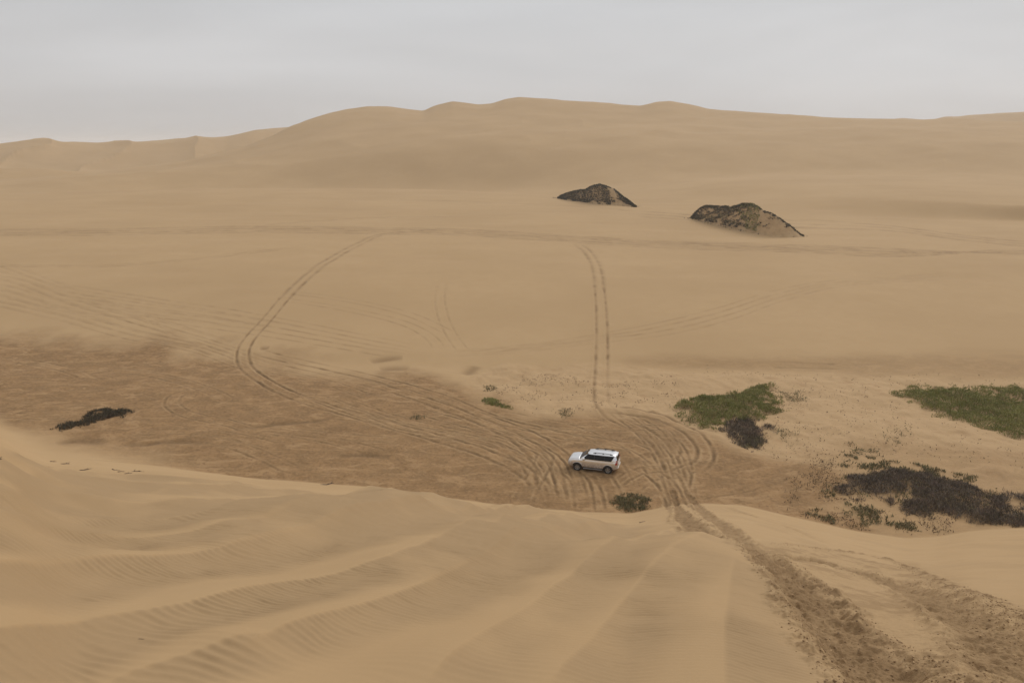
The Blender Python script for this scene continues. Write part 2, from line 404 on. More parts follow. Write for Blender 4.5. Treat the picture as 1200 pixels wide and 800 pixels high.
# along the plateau
for k, (dv, dk) in enumerate([(0, 1.), (2.2, 1.), (-2.0, .8), (4.5, .75)]):
    pair([(-90, 271 + dv), (100, 271 + dv), (200, 268.5 + dv), (300, 267.5 + dv), (400, 268.5 + dv), (470, 270 + dv), (560, 272 + dv), (660, 277.5 + dv), (760, 283.5 + dv),
          (860, 287.5 + dv), (960, 291 + dv), (1060, 295 + dv), (1200, 297 - dv), (1320, 296 - 2 * dv)], .3, .12, dk, seed=5 + k, ends=.02, lo=.25)
pair([(290, 266), (340, 261), (400, 257), (470, 254), (550, 255)], .28, .08, .4, seed=10)
for k, dv in enumerate([0, 3, 6]):
    pair([(742, 247 + dv), (800, 251 + dv), (880, 257 + dv), (960, 258 + dv * 1.5), (1040, 264 + dv), (1120, 274 + dv), (1200, 283 + dv), (1300, 289 + dv)], .36, .14, .7, seed=12 + k, ends=.05)
pair([(440, 234), (520, 235), (600, 238), (690, 243), (760, 249)], .3, .1, .45, seed=15)
pair([(-90, 310), (60, 312), (130, 311), (210, 305), (290, 296), (355, 289)], .24, .1, .5, seed=16)
# the fan coming in from the left
rj = random.Random(3)
for k in range(7):
    a0 = 312 + 7.5 * k + rj.uniform(-3, 3)
    k = k * 1.3 + rj.uniform(-.6, .6)
    pair([(-110, a0 - 22 + k), (0, a0), (70, 336 + 5 * k), (150, 364 + 4.2 * k), (230, 391 + 2.6 * k), (285, 408 + 3.0 * k), (340, 424 + 2.8 * k)],
         .16, .05, rj.uniform(.2, .45), seed=20 + int(k), ends=rj.uniform(.05, .3))
for k in range(4):
    pair([(40, 330 + 9 * k), (140, 345 + 8 * k), (250, 362 + 7 * k), (350, 380 + 6 * k), (430, 396 + 5 * k), (500, 410 + 4 * k)], .17, .055, .40, seed=30 + k, ends=.15)
pair([(320, 350), (400, 362), (470, 378), (505, 396), (515, 412)], .17, .05, .35, seed=35)
pair([(330, 342), (410, 353), (480, 369), (530, 392)], .17, .05, .3, seed=36)
# rising to the right
for k, dv in enumerate([0, 8, 16]):
    pair([(500, 415 + dv * .1), (600, 408 + dv * .2), (690, 396 + dv * .3), (780, 379 + dv * .7), (850, 361 + dv * .8), (910, 343 + dv * .6), (990, 329 + dv * .3), (1130, 321 + dv * .2)],
         .18, .05, .30, seed=38 + k, ends=.10)
pair([(519, 330), (515, 350), (520, 375), (532, 398), (545, 414)], .15, .04, .28, seed=42)
pair([(900, 427), (930, 428), (990, 430)], .2, .05, .4, seed=43)
# turning loops beside the car
LOOPS = [([(706, 482), (745, 484), (785, 493), (815, 510), (827, 530), (820, 546), (800, 553)], .9),
         ([(716, 486), (752, 492), (786, 504), (806, 520), (806, 536), (792, 543), (770, 540)], .8),
         ([(712, 478), (740, 495), (762, 515), (782, 545), (793, 580), (800, 600)], .8),
         ([(722, 482), (760, 500), (785, 528), (800, 560), (806, 590)], .7),
         ([(600, 497), (650, 500), (710, 502), (770, 501), (815, 508)], .6),
         ([(620, 503), (680, 507), (740, 508), (800, 518)], .5),
         ([(640, 508), (690, 514), (740, 523), (770, 540), (790, 568), (802, 592)], .7),
         ([(728, 540), (755, 549), (780, 566), (795, 595)], .7),
         ([(735, 575), (760, 558), (790, 556), (815, 545)], .6),
         ([(728, 566), (750, 553), (775, 550), (800, 560)], .5),
         ([(500, 497), (560, 507), (610, 524), (640, 548), (656, 590)], .7),
         ([(480, 478), (550, 498), (610, 517), (650, 540), (668, 590)], .8),
         ([(540, 480), (600, 500), (640, 520), (665, 545), (680, 592)], .7),
         ([(480, 506), (540, 511), (590, 523), (622, 545), (632, 575)], .6),
         ([(430, 490), (500, 505), (570, 520), (610, 540)], .6),
         ([(360, 462), (430, 488), (510, 508), (570, 520), (600, 535)], .6),
         ([(660, 548), (680, 565), (686, 600)], .9),
         ([(612, 590), (622, 568), (634, 548), (640, 530)], .6),
         ([(705, 556), (716, 575), (722, 600)], .7),
         ([(400, 470), (470, 492), (540, 507), (600, 513)], .5),
         ([(560, 480), (620, 490), (680, 505), (730, 532), (760, 575)], .5),
         ([(770, 500), (790, 520), (800, 545), (796, 575)], .6),
         ([(238, 459), (215, 459), (203, 466), (203, 476), (222, 486), (262, 494), (300, 505)], .55),
         ([(800, 500), (840, 510), (900, 520)], .35),
         ([(820, 590), (880, 580), (925, 568), (940, 555), (930, 545)], .3)]
for k, (pts, dk) in enumerate(LOOPS):
    pair(pts, .17 if k < 2 else .13, .06 if k < 2 else .038, min(1, dk * 1.3), seed=50 + k, ends=.14, lo=.4 if k < 2 else .1)
rt = random.Random(5)
for k in range(16):
    u0 = rt.uniform(-60, 380); v0 = rt.uniform(415, 545); a = rt.uniform(-.25, .35); c = rt.uniform(-.25, .25)
    P_ = []
    for q in range(6):
        P_.append((u0, v0)); u0 += 38 * math.cos(a); v0 += 15 * math.sin(a) + 2; a += c * rt.uniform(.4, 1.2)
    pair([(u_, min(max(v_, 408), 552 + max(0, u_ - 350) * .1)) for u_, v_ in P_], .13, .04, rt.uniform(.3, .6), seed=90 + k, ends=.2)
# soft churning between the loops
(sa, sb), sd = poly_sd([(590, 500), (700, 490), (790, 495), (825, 525), (815, 575), (800, 592), (740, 600), (640, 596), (560, 540)], 12)
x = XG[sa, sb]; y = YG[sa, sb]
m = sstep(-2, 2, sd)
M_TRK[sa, sb] = np.maximum(M_TRK[sa, sb], m * .38 * sstep(-.2, .6, fbm(x / 3.5, y / 2.2, 3, 81)))
DZ[sa, sb] += m * .05 * fbm(x / .9, y / .9, 2, 82)

# deep ruts climbing the near dune
def deep(pts, widths, depth, dark, seed):
    X, Y = world_line(pts, 12, .16)
    D, T = dist_line(X, Y, 4.0)
    i, j = np.nonzero(D < 90)
    d = D[i, j]; t = T[i, j]; x = XG[i, j]; y = YG[i, j]
    w = np.interp(t, np.linspace(0, 1, len(widths)), widths) * (1 + .30 * fbm(x / .45, y / .7, 3, seed))
    g = sstep(1.25, .55, d / w); b = np.exp(-((d - 1.30 * w) / (.24 * w)) ** 2)
    lump = fbm(x / .22, y / .30, 3, seed + 3); l2 = fbm(x / .07, y / .09, 2, seed + 9)
    dz = -depth * g + depth * .55 * b * (.75 + .7 * lump)
    sk = sstep(1.9, .8, d / w)
    dz += sk * (.080 * lump + .045 * l2 * sstep(30, 12, RR[j])) * np.clip(w / .4, .5, 1.2)
    DZ[i, j] += dz
    brk = sstep(.05, .42, fbm(x / .30, y / .45, 3, seed + 13)) * sstep(1.75, 1.1, d / w)
    M_TRK[i, j] = np.maximum(M_TRK[i, j], np.clip(np.maximum(g * (.80 + .5 * lump), 1.0 * brk) * dark, 0, 1))
    M_ROUGH[i, j] = np.maximum(M_ROUGH[i, j], sk)
deep([(788, 575), (795, 596), (806, 612), (826, 622), (850, 628), (874, 638), (896, 655), (925, 685), (965, 722), (1010, 762), (1060, 806), (1090, 840)],
     [.25, .25, .28, .36, .50, .52, .50, .48, .46, .46], .10, .95, 101)
deep([(808, 580), (822, 598), (842, 612), (868, 626), (900, 640), (950, 650), (1010, 668), (1070, 692), (1120, 722), (1170, 752), (1230, 790), (1290, 830)],
     [.25, .25, .30, .34, .36, .36, .36, .36, .36, .36], .08, .75, 131)
# crusty shoulder on the outside of the right rut, and the sand spine between
X, Y = world_line([(905, 634), (975, 644), (1050, 658), (1120, 688), (1185, 722), (1260, 762)], 12, .16); D, T = dist_line(X, Y, 2.0)
i, j = np.nonzero(D < 90); d = D[i, j]; t = T[i, j]; x = XG[i, j]; y = YG[i, j]
lump = fbm(x / .20, y / .28, 3, 141)
g = np.exp(-(d / .16) ** 2) * sstep(0, .2, t)
DZ[i, j] += .05 * g * (1 + lump) + .03 * np.exp(-(d / .45) ** 2) * lump
M_TRK[i, j] = np.maximum(M_TRK[i, j], np.clip(g * sstep(-.15, .35, lump) * .95, 0, 1))
M_ROUGH[i, j] = np.maximum(M_ROUGH[i, j], np.exp(-(d / .5) ** 2))
# the whole strip between the ruts is scuffed
(sa, sb), sd = poly_sd([(866, 630), (900, 634), (975, 646), (1060, 664), (1130, 694), (1200, 734), (1280, 780), (1240, 830), (1110, 830), (1040, 780), (975, 722), (920, 672)], 2)
x = XG[sa, sb]; y = YG[sa, sb]
m = sstep(-.25, .35, sd + .3 * fbm(x / .6, y / .8, 3, 150)); lump = fbm(x / .26, y / .34, 4, 151, .6)
DZ[sa, sb] += m * .035 * lump
M_TRK[sa, sb] = np.maximum(M_TRK[sa, sb], m * .48 * sstep(-.15, .5, lump + .8 * fbm(x / 1.6, y / 1.9, 2, 152)))
M_ROUGH[sa, sb] = np.maximum(M_ROUGH[sa, sb], .8 * m)
# spilled sand fan lines right of the ruts
for k in range(8):
    o = 9 * k
    X, Y = world_line([(838 + o * .9, 590 + o * .25), (880 + o * 1.2, 604 + o * .42), (940 + o * 1.5, 617 + o * .62), (1010 + o * 2, 630 + o * .85)])
    stamp(X, Y, .22, .05, .12, 160 + k, .25)

# --- litter masks
for poly, amt in [([(575, 445), (640, 437), (690, 445), (700, 478), (650, 488), (590, 475)], .9), ([(715, 450), (790, 440), (800, 480), (740, 486), (715, 478)], .7),
                  ([(905, 450), (1010, 452), (1090, 490), (1210, 515), (1210, 545), (1060, 535), (960, 525), (905, 500)], .9),
                  ([(940, 520), (1010, 520), (1100, 540), (1240, 560), (1240, 625), (1060, 634), (930, 606), (945, 560)], 1.0)]:
    (sa, sb), sd = poly_sd(poly, 6)
    x = XG[sa, sb]; y = YG[sa, sb]
    m = sstep(-1.5, 1.5, sd + 1.5 * fbm(x / 3, y / 3, 3, 91)) * amt
    M_LIT[sa, sb] = np.maximum(M_LIT[sa, sb], m * (1 - FG[sa, sb]))

Z = (ZM + DZ).astype(np.float64)

def ground_z(x, y):
    x = np.atleast_1d(x); y = np.atleast_1d(y)
    a = np.clip((np.arctan2(x, y) + FINE) / DA, 0, NF - 1.001); r = np.hypot(x, y)
    i = a.astype(int); fa = a - i
    j = np.clip(np.searchsorted(RR, r) - 1, 0, NR - 2); fr = np.clip((r - RR[j]) / (RR[j + 1] - RR[j]), 0, 1)
    return (Z[i, j] * (1 - fa) + Z[i + 1, j] * fa) * (1 - fr) + (Z[i, j + 1] * (1 - fa) + Z[i + 1, j + 1] * fa) * fr

# ------------------------------------------------------------------ node helpers
def new_mat(name):
    m = bpy.data.materials.new(name); m.use_nodes = True
    nt = m.node_tree; b = nt.nodes['Principled BSDF']
    return m, nt, b
def node(nt, t, **kw):
    n = nt.nodes.new(t)
    for k, v in kw.items(): setattr(n, k, v)
    return n
def mix(nt, fac, a, b, mode='MIX'):
    n = node(nt, 'ShaderNodeMix', data_type='RGBA', blend_type=mode)
    for s, v in ((n.inputs[0], fac), (n.inputs[6], a), (n.inputs[7], b)):
        if hasattr(v, 'is_output'): nt.links.new(v, s)
        elif isinstance(v, (int, float)): s.default_value = v
        else: s.default_value = (*v, 1)
    return n.outputs[2]
def math_(nt, op, a, b=0.0, c=0.0):
    n = node(nt, 'ShaderNodeMath', operation=op)
    for s, v in zip(n.inputs, (a, b, c)):
        if hasattr(v, 'is_output'): nt.links.new(v, s)
        else: s.default_value = v
    return n.outputs[0]
def noise(nt, vec, scale, detail=4, rough=.55, dist=0.0):
    n = node(nt, 'ShaderNodeTexNoise'); n.inputs['Scale'].default_value = scale
    n.inputs['Detail'].default_value = detail; n.inputs['Roughness'].default_value = rough; n.inputs['Distortion'].default_value = dist
    if vec is not None: nt.links.new(vec, n.inputs['Vector'])
    return n.outputs['Fac']
def remap(nt, x, a, b, c=0.0, d=1.0):
    n = node(nt, 'ShaderNodeMapRange', interpolation_type='SMOOTHSTEP')
    n.inputs[1].default_value = a; n.inputs[2].default_value = b; n.inputs[3].default_value = c; n.inputs[4].default_value = d
    nt.links.new(x, n.inputs[0]); return n.outputs[0]

SAND = (.448, .303, .160)
def ground_material():
    m, nt, b = new_mat('sand')
    tc = node(nt, 'ShaderNodeTexCoord'); P = tc.outputs['Object']
    def attr(n):
        a = node(nt, 'ShaderNodeAttribute', attribute_name=n); s = node(nt, 'ShaderNodeSeparateColor'); nt.links.new(a.outputs['Color'], s.inputs[0])
        return s.outputs
    dirt, trk, pale = attr('soil'); rgh, lit, rip = attr('crust')
    n_big = noise(nt, P, .035, 4); n_mid = noise(nt, P, .45, 5, .6); n_sm = noise(nt, P, 3.2, 5, .65); n_fine = noise(nt, P, 24, 4, .7)
    n_grain = noise(nt, P, 160, 2, .7)
    c = mix(nt, remap(nt, n_big, .3, .7), (SAND[0] * .95, SAND[1] * .94, SAND[2] * .93), (SAND[0] * 1.04, SAND[1] * 1.04, SAND[2] * 1.05))
    c = mix(nt, math_(nt, 'MULTIPLY', remap(nt, n_mid, .35, .7), .35), c, (SAND[0] * .93, SAND[1] * .91, SAND[2] * .88))
    # shaded ridge sides and foreground vignetting painted into the rippled sand
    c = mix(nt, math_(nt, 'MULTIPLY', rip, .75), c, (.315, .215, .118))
    # pale crust
    c = mix(nt, math_(nt, 'MULTIPLY', pale, remap(nt, n_sm, .3, .7, .25, .85)), c, (.47, .315, .172))
    c = mix(nt, math_(nt, 'MULTIPLY', pale, remap(nt, n_mid, .52, .7, 0, .5)), c, (.36, .225, .115))
    # brown packed soil, patchy
    mp = node(nt, 'ShaderNodeMapping'); mp.inputs['Scale'].default_value = (.24, .46, .3); mp.inputs['Rotation'].default_value = (0, 0, .12); nt.links.new(P, mp.inputs[0])
    n_str = noise(nt, mp.outputs[0], 1.0, 6, .62, 1.6)
    sc = mix(nt, remap(nt, n_mid, .35, .65), (.225, .138, .068), (.30, .186, .093))
    sc = mix(nt, remap(nt, n_str, .50, .66, 0, .8), sc, (.385, .252, .135))
    sc = mix(nt, remap(nt, n_str, .48, .36, 0, .5), sc, (.175, .107, .053))
    sc = mix(nt, remap(nt, n_sm, .50, .68, 0, .55), sc, (.375, .245, .130))
    sc = mix(nt, remap(nt, n_sm, .46, .34, 0, .6), sc, (.150, .090, .045))
    c = mix(nt, math_(nt, 'MULTIPLY', dirt, remap(nt, n_mid, .2, .5, .8, 1.0)), c, mix(nt, 1.0, sc, (1.0, .955, .89), 'MULTIPLY'))
    # damp churned sand
    tcx = mix(nt, remap(nt, n_sm, .35, .65), (.105, .062, .029), (.145, .087, .041))
    c = mix(nt, math_(nt, 'MULTIPLY', trk, .9), c, mix(nt, dirt, (.21, .130, .064), tcx))
    # plant litter specks
    sp = remap(nt, n_fine, .60, .68)
    sp = math_(nt, 'MULTIPLY', math_(nt, 'MULTIPLY', sp, lit), remap(nt, n_mid, .40, .60, .15, .9))
    c = mix(nt, sp, c, (.10, .062, .034))
    c = mix(nt, math_(nt, 'MULTIPLY', remap(nt, n_grain, .3, .7), .22), c, (SAND[0] * .72, SAND[1] * .68, SAND[2] * .62))
    nt.links.new(c, b.inputs['Base Color'])
    b.inputs['Roughness'].default_value = .95
    b.inputs['Specular IOR Level'].default_value = .12
    h = math_(nt, 'ADD', math_(nt, 'MULTIPLY', n_fine, .018), math_(nt, 'MULTIPLY', n_sm, .06))
    k = math_(nt, 'ADD', math_(nt, 'MULTIPLY', math_(nt, 'MAXIMUM', math_(nt, 'MAXIMUM', dirt, rgh), math_(nt, 'MULTIPLY', pale, .8)), 1.0), .10)
    h = math_(nt, 'MULTIPLY', h, k)
    h = math_(nt, 'ADD', h, math_(nt, 'MULTIPLY', n_grain, .0014))
    bp = node(nt, 'ShaderNodeBump'); bp.inputs['Strength'].default_value = .9; bp.inputs['Distance'].default_value = 1.0
    nt.links.new(h, bp.inputs['Height']); nt.links.new(bp.outputs[0], b.inputs['Normal'])
    return m

def build_ground():
    NC = len(AZC); NA = NF + NC
    # behind the camera the near dune carries on as a broad crest
    zb = np.zeros((NC, NR)); q = np.abs((AZC - PI)) / (PI - FINE)            # 1 at the edges of the fine part, 0 behind
    e0 = Z[-1]; e1 = Z[0]
    t = (AZC - FINE) / (2 * PI - 2 * FINE)
    edge = e0[None, :] * (1 - t[:, None]) + e1[None, :] * t[:, None]
    crest = (H - EYE) - 7 * sstep(15, 300, RR)[None, :] - 14 * sstep(300, 2000, RR)[None, :] + 3 * fbm(np.sin(AZC)[:, None] * RR / 70, np.cos(AZC)[:, None] * RR / 70, 2, 200) * sstep(20, 90, RR)[None, :]
    wgt = sstep(1.0, .45, q)[:, None]
    zb = edge * (1 - wgt) + crest * wgt
    az = np.r_[AZF, AZC]; ZZ = np.vstack([Z, zb])
    co = np.empty((NA * NR + 1, 3), np.float32)
    co[:-1, 0] = (np.sin(az)[:, None] * RR).ravel(); co[:-1, 1] = (np.cos(az)[:, None] * RR).ravel(); co[:-1, 2] = ZZ.ravel()
    co[-1] = (0, 0, H - EYE)
    i = np.arange(NA); i2 = (i + 1) % NA; j = np.arange(NR - 1)
    A = (i[:, None] * NR + j).ravel(); B = (i2[:, None] * NR + j).ravel()
    quads = np.stack([A, A + 1, B + 1, B], 1).astype(np.int32)
    # winding: up
    tris = np.stack([np.full(NA, NA * NR), i * NR, i2 * NR], 1).astype(np.int32)
    me = bpy.data.meshes.new('ground')
    me.vertices.add(len(co)); me.vertices.foreach_set('co', co.ravel())
    nq, n3 = len(quads), len(tris)
    me.loops.add(nq * 4 + n3 * 3); me.loops.foreach_set('vertex_index', np.r_[quads[:, ::-1].ravel(), tris[:, ::-1].ravel()])
    me.polygons.add(nq + n3)
    me.polygons.foreach_set('loop_start', np.r_[np.arange(nq) * 4, nq * 4 + np.arange(n3) * 3].astype(np.int32))
    me.polygons.foreach_set('use_smooth', np.ones(nq + n3, bool))
    me.update(calc_edges=True)
    for nm, chans in (('soil', (M_DIRT, M_TRK, M_PALE)), ('crust', (M_ROUGH, M_LIT, M_RIPSHADE))):
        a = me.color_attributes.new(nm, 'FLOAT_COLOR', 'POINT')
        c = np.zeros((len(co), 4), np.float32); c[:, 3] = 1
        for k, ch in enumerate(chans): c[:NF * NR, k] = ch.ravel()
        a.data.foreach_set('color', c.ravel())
    if me.polygons[len(me.polygons) // 3].normal.z < 0: me.flip_normals()
    me.materials.append(ground_material())
    o = bpy.data.objects.new('ground', me); COL.objects.link(o); o['kind'] = 'structure'
    o['label'] = 'rolling bare desert sand with wheel tracks and brown valley floor'
    return o
GROUND = build_ground()

# ------------------------------------------------------------------ object helpers
def tag(o, label, cat, group=None, kind=None):
    o['label'] = label; o['category'] = cat
    if group: o['group'] = group
    if kind: o['kind'] = kind
    return o
def empty(name, loc, rz=0.0):
    o = bpy.data.objects.new(name, None); COL.objects.link(o); o.location = loc; o.rotation_euler = (0, 0, rz)
    o.empty_display_size = .3
    return o
def mesh_obj(name, co, faces, mat, parent=None, smooth=False):
    me = bpy.data.meshes.new(name); me.from_pydata([tuple(map(float, c)) for c in co], [], faces)
    if smooth: me.polygons.foreach_set('use_smooth', [True] * len(me.polygons))
    me.update(); me.materials.append(mat)
    o = bpy.data.objects.new(name, me); COL.objects.link(o)
    if parent: o.parent = parent
    return o
def bm_obj(name, bm, mat, parent=None, smooth=False):
    bmesh.ops.recalc_face_normals(bm, faces=bm.faces)
    me = bpy.data.meshes.new(name); bm.to_mesh(me); bm.free()
    if smooth: me.polygons.foreach_set('use_smooth', [True] * len(me.polygons))
    me.materials.append(mat)
    o = bpy.data.objects.new(name, me); COL.objects.link(o)
    if parent: o.parent = parent
    return o
def arr_mesh(name, co, k, mat, parent=None):
    """faces of k corners each, laid out in order in co"""
    n = len(co) // k
    me = bpy.data.meshes.new(name)
    me.vertices.add(len(co)); me.vertices.foreach_set('co', co.astype(np.float32).ravel())
    me.loops.add(n * k); me.loops.foreach_set('vertex_index', np.arange(n * k, dtype=np.int32))
    me.polygons.add(n); me.polygons.foreach_set('loop_start', (np.arange(n) * k).astype(np.int32))
    me.update(calc_edges=True); me.materials.append(mat)
    o = bpy.data.objects.new(name, me); COL.objects.link(o)
    if parent: o.parent = parent
    return o
# ------------------------------------------------------------------ plants
def leaf_mat(name, cols, rough=.8, clump=.6, deep=.7):
    m, nt, b = new_mat(name)
    g = node(nt, 'ShaderNodeNewGeometry'); r = node(nt, 'ShaderNodeValToRGB'); nt.links.new(g.outputs['Random Per Island'], r.inputs[0])
    cr = r.color_ramp
    n = len(cols)
    cr.elements[0].position = 0; cr.elements[0].color = (*cols[0], 1); cr.elements[1].position = 1; cr.elements[1].color = (*cols[-1], 1)
    for k in range(1, n - 1):
        e = cr.elements.new(k / (n - 1)); e.color = (*cols[k], 1)
    tc = node(nt, 'ShaderNodeTexCoord')
    nz = noise(nt, tc.outputs['Object'], clump, 3)
    c = mix(nt, remap(nt, nz, .38, .62, .0, deep), r.outputs[0], cols[0], 'MIX')
    nz2 = noise(nt, tc.outputs['Object'], clump * 2.3, 4, .6)
    c = mix(nt, remap(nt, nz2, .52, .70, .0, .55), c, (cols[-1][0] * .9, cols[-1][1] * .78, cols[-1][2] * .85))
    nt.links.new(c, b.inputs['Base Color']); b.inputs['Roughness'].default_value = rough; b.inputs['Specular IOR Level'].default_value = .2
    return m
M_GREEN = leaf_mat('green_leaves', [(.170, .176, .048), (.250, .252, .078), (.315, .300, .110), (.38, .33, .16)], clump=.35)
M_OLIVE = leaf_mat('olive_leaves', [(.135, .122, .058), (.215, .186, .09), (.31, .25, .14)], clump=.5)
M_DARK = leaf_mat('dark_scrub', [(.034, .031, .017), (.062, .055, .031), (.105, .088, .052)], clump=.35, deep=.4)
M_BROWN = leaf_mat('brown_scrub', [(.050, .042, .025), (.090, .074, .043), (.17, .132, .08)], clump=.6, deep=.4)
M_DEAD = leaf_mat('dead_branches', [(.050, .038, .028), (.095, .073, .053), (.165, .130, .098), (.30, .24, .18)], clump=.5, deep=.3)
M_LITTER = leaf_mat('dry_litter', [(.065, .042, .024), (.12, .080, .046), (.19, .13, .075)], clump=.4)
M_CLOD, nt, b = new_mat('damp_clods')
tc = node(nt, 'ShaderNodeTexCoord'); g = node(nt, 'ShaderNodeNewGeometry')
c = mix(nt, g.outputs['Random Per Island'], (.24, .15, .075), (.42, .275, .142))
nt.links.new(c, b.inputs['Base Color']); b.inputs['Roughness'].default_value = .95
M_WOOD, nt, b = new_mat('weathered_twig'); b.inputs['Base Color'].default_value = (.075, .048, .03, 1); b.inputs['Roughness'].default_value = .9

def unit(n):
    v = rng.normal(size=(n, 3)); return v / np.linalg.norm(v, axis=1)[:, None]
def leaves(name, P, size, mat, parent=None, up=.5, wid=.35, tri=True):
    """small leaf blades or sprigs growing from the points P (size per point or one value)"""
    n = len(P); d = unit(n); d[:, 2] = np.abs(d[:, 2]) + up; d /= np.linalg.norm(d, axis=1)[:, None]
    s = np.cross(d, unit(n)); s /= np.linalg.norm(s, axis=1)[:, None]
    L = np.asarray(size) * rng.uniform(.5, 1.35, n); W = L * wid * rng.uniform(.6, 1.3, n)
    a = P - s * W[:, None] / 2; b_ = P + s * W[:, None] / 2; t = P + d * L[:, None]
    if tri: co = np.stack([a, b_, t], 1).reshape(-1, 3); k = 3
    else:
        mid = P + d * (L * .5)[:, None]
        co = np.stack([P, mid + s * W[:, None] / 2, t, mid - s * W[:, None] / 2], 1).reshape(-1, 3); k = 4
    return arr_mesh(name, co, k, mat, parent)

def inside(px, py, X, Y):
    ins = np.zeros(len(px), bool); D = np.full(len(px), 1e9)
    n = len(X)
    for k in range(n):
        x0, y0, x1, y1 = X[k], Y[k], X[(k + 1) % n], Y[(k + 1) % n]
        dx = x1 - x0; dy = y1 - y0; L2 = dx * dx + dy * dy + 1e-9
        t = np.clip(((px - x0) * dx + (py - y0) * dy) / L2, 0, 1)
        D = np.minimum(D, (px - x0 - t * dx) ** 2 + (py - y0 - t * dy) ** 2)
        if abs(dy) > 1e-9: ins ^= ((y0 > py) != (y1 > py)) & (px < dx * (py - y0) / dy + x0)
    return np.where(ins, 1, -1) * np.sqrt(D)

TG = VAL - SLOPE
def toe_gap(x, y):
    i = np.clip(np.round((np.arctan2(x, y) + FINE) / DA), 0, NF - 1).astype(int); j = np.clip(np.searchsorted(RR, np.hypot(x, y)), 0, NR - 1)
    return TG[i, j]
def scatter(poly, n, edge=.6, seed=0, rag=1.0, thin=0.0, tscale=1.2):
    """n ground points inside a photo polygon with a ragged outline; thin = share of ground left open"""
    q = spline(list(poly) + [poly[0]], 4)[:-1]; X, Y = at(q[:, 0], q[:, 1])
    pad = 1.5; out = []; sds = []; got = 0
    while got < n:
        px = rng.uniform(X.min() - pad, X.max() + pad, n * 2); py = rng.uniform(Y.min() - pad, Y.max() + pad, n * 2)
        sd = inside(px, py, X, Y) + rag * fbm(px / 1.1, py / 1.1, 3, 300 + seed)
        ok = sd > rng.uniform(-.15, edge, len(sd)) - .15
        ok &= toe_gap(px, py) > .12                          # nothing grows on the moving sand of the near dune
        if thin > 0:
            f = fbm(px / tscale, py / (tscale * 1.3), 3, 320 + seed)
            ok &= f > (thin - .5) * .9 + rng.normal(0, .08, len(f))
        out.append(np.stack([px[ok], py[ok]], 1)); sds.append(sd[ok]); got += ok.sum()
    P = np.vstack(out)[:n]; sd = np.concatenate(sds)[:n]
    return P, sd

def patch(name, label, cat, poly, h, n, size, mat, part='foliage', seed=0, edge=.6, rag=1.0, thin=0., up=.8, wid=.3, tscale=1.2, group=None, extra=()):
    P, sd = scatter(poly, n, edge, seed, rag, thin, tscale)
    c0 = P.mean(0); cz = float(ground_z(c0[0], c0[1])[0])
    root = tag(empty(name, (c0[0], c0[1], cz)), label, cat, group)
    def pts(P, sd, k=1.0):
        can = h * k * (1 - np.exp(-np.clip(sd, 0.03, None) / 1.0)) * (.70 + .85 * fbm(P[:, 0] / 1.5, P[:, 1] / 1.5, 3, 340 + seed))
        z = ground_z(P[:, 0], P[:, 1]) + np.clip(can, .02, None) * rng.uniform(0, 1, len(P)) ** .55 - .03
        return np.c_[P - c0, z - cz]
    leaves(part, pts(P, sd), size, mat, root, up, wid)
    for (pn, n2, size2, mat2, poly2, thin2, up2, wid2, k2) in extra:
        P2, sd2 = scatter(poly2 or poly, n2, edge, seed + 7, rag, thin2, tscale)
        leaves(pn, pts(P2, sd2, k2), size2, mat2, root, up2, wid2)
    return root

G1 = [(792, 480), (806, 472), (828, 466), (846, 465), (862, 459), (880, 456), (900, 453), (906, 460), (910, 466), (906, 472), (916, 478), (914, 488), (900, 490), (884, 494), (862, 497), (836, 502), (814, 498), (800, 490)]
patch('green_shrub', 'low spreading grey-green shrub on pale sand just right of the turning tracks', 'shrub', G1, .85, 22000, .24, M_GREEN, seed=1, thin=.16, tscale=1.1, edge=1.3, rag=1.6,
      extra=[('dry_stems', 1500, .35, M_LITTER, None, .4, .5, .08, .9)])
patch('dead_shrub', 'small dark dead shrub hugging the front edge of the green one', 'shrub',
      [(848, 501), (862, 494), (885, 494), (896, 501), (906, 503), (896, 510), (893, 518), (878, 524), (862, 518), (850, 510)], .55, 5200, .36, M_DEAD, 'branches', seed=2, thin=.1, up=.45, wid=.12,
      extra=[('foliage', 900, .25, M_OLIVE, [(866, 510), (892, 512), (890, 521), (870, 522)], 0, .6, .3, .9)])
G2 = [(1047, 463), (1062, 457), (1082, 453), (1120, 453), (1160, 454), (1200, 456), (1260, 458), (1330, 464), (1330, 524), (1260, 520), (1200, 513), (1170, 505), (1140, 497), (1112, 490), (1092, 485), (1075, 476)]
patch('green_shrub', 'broad mat of green shrub at the right edge with a few greyish dry spots', 'shrub', G2, .8, 62000, .24, M_GREEN, seed=3, thin=.08, tscale=1.5, edge=1.3, rag=1.6,
      extra=[('dry_stems', 3200, .32, M_LITTER, None, .5, .5, .09, 1.0)])
G3 = [(972, 571), (990, 560), (1012, 553), (1034, 552), (1060, 552), (1090, 556), (1112, 562), (1138, 570), (1162, 577), (1185, 574), (1200, 579), (1280, 590), (1330, 610), (1290, 628), (1200, 619), (1168, 617), (1140, 613),
      (1112, 604), (1090, 608), (1064, 604), (1046, 592), (1026, 582), (1004, 583)]
patch('dead_brush', 'large blackish thicket of dead brush by the foot of the near dune', 'brush', G3, .55, 36000, .34, M_DEAD, 'branches', seed=4, thin=.16, up=.4, wid=.10, rag=1.4, tscale=1.6,
      extra=[('foliage', 1900, .26, M_OLIVE, None, .6, .6, .32, .8)])
patch('creeping_plant', 'thin olive creeper along the upper side of the dead thicket', 'creeper',
      [(983, 534), (1000, 531), (1030, 537), (1062, 543), (1096, 549), (1135, 556), (1136, 563), (1100, 562), (1060, 555), (1020, 549), (990, 545)], .35, 1700, .26, M_OLIVE, seed=5, thin=.52, wid=.34, tscale=.9)
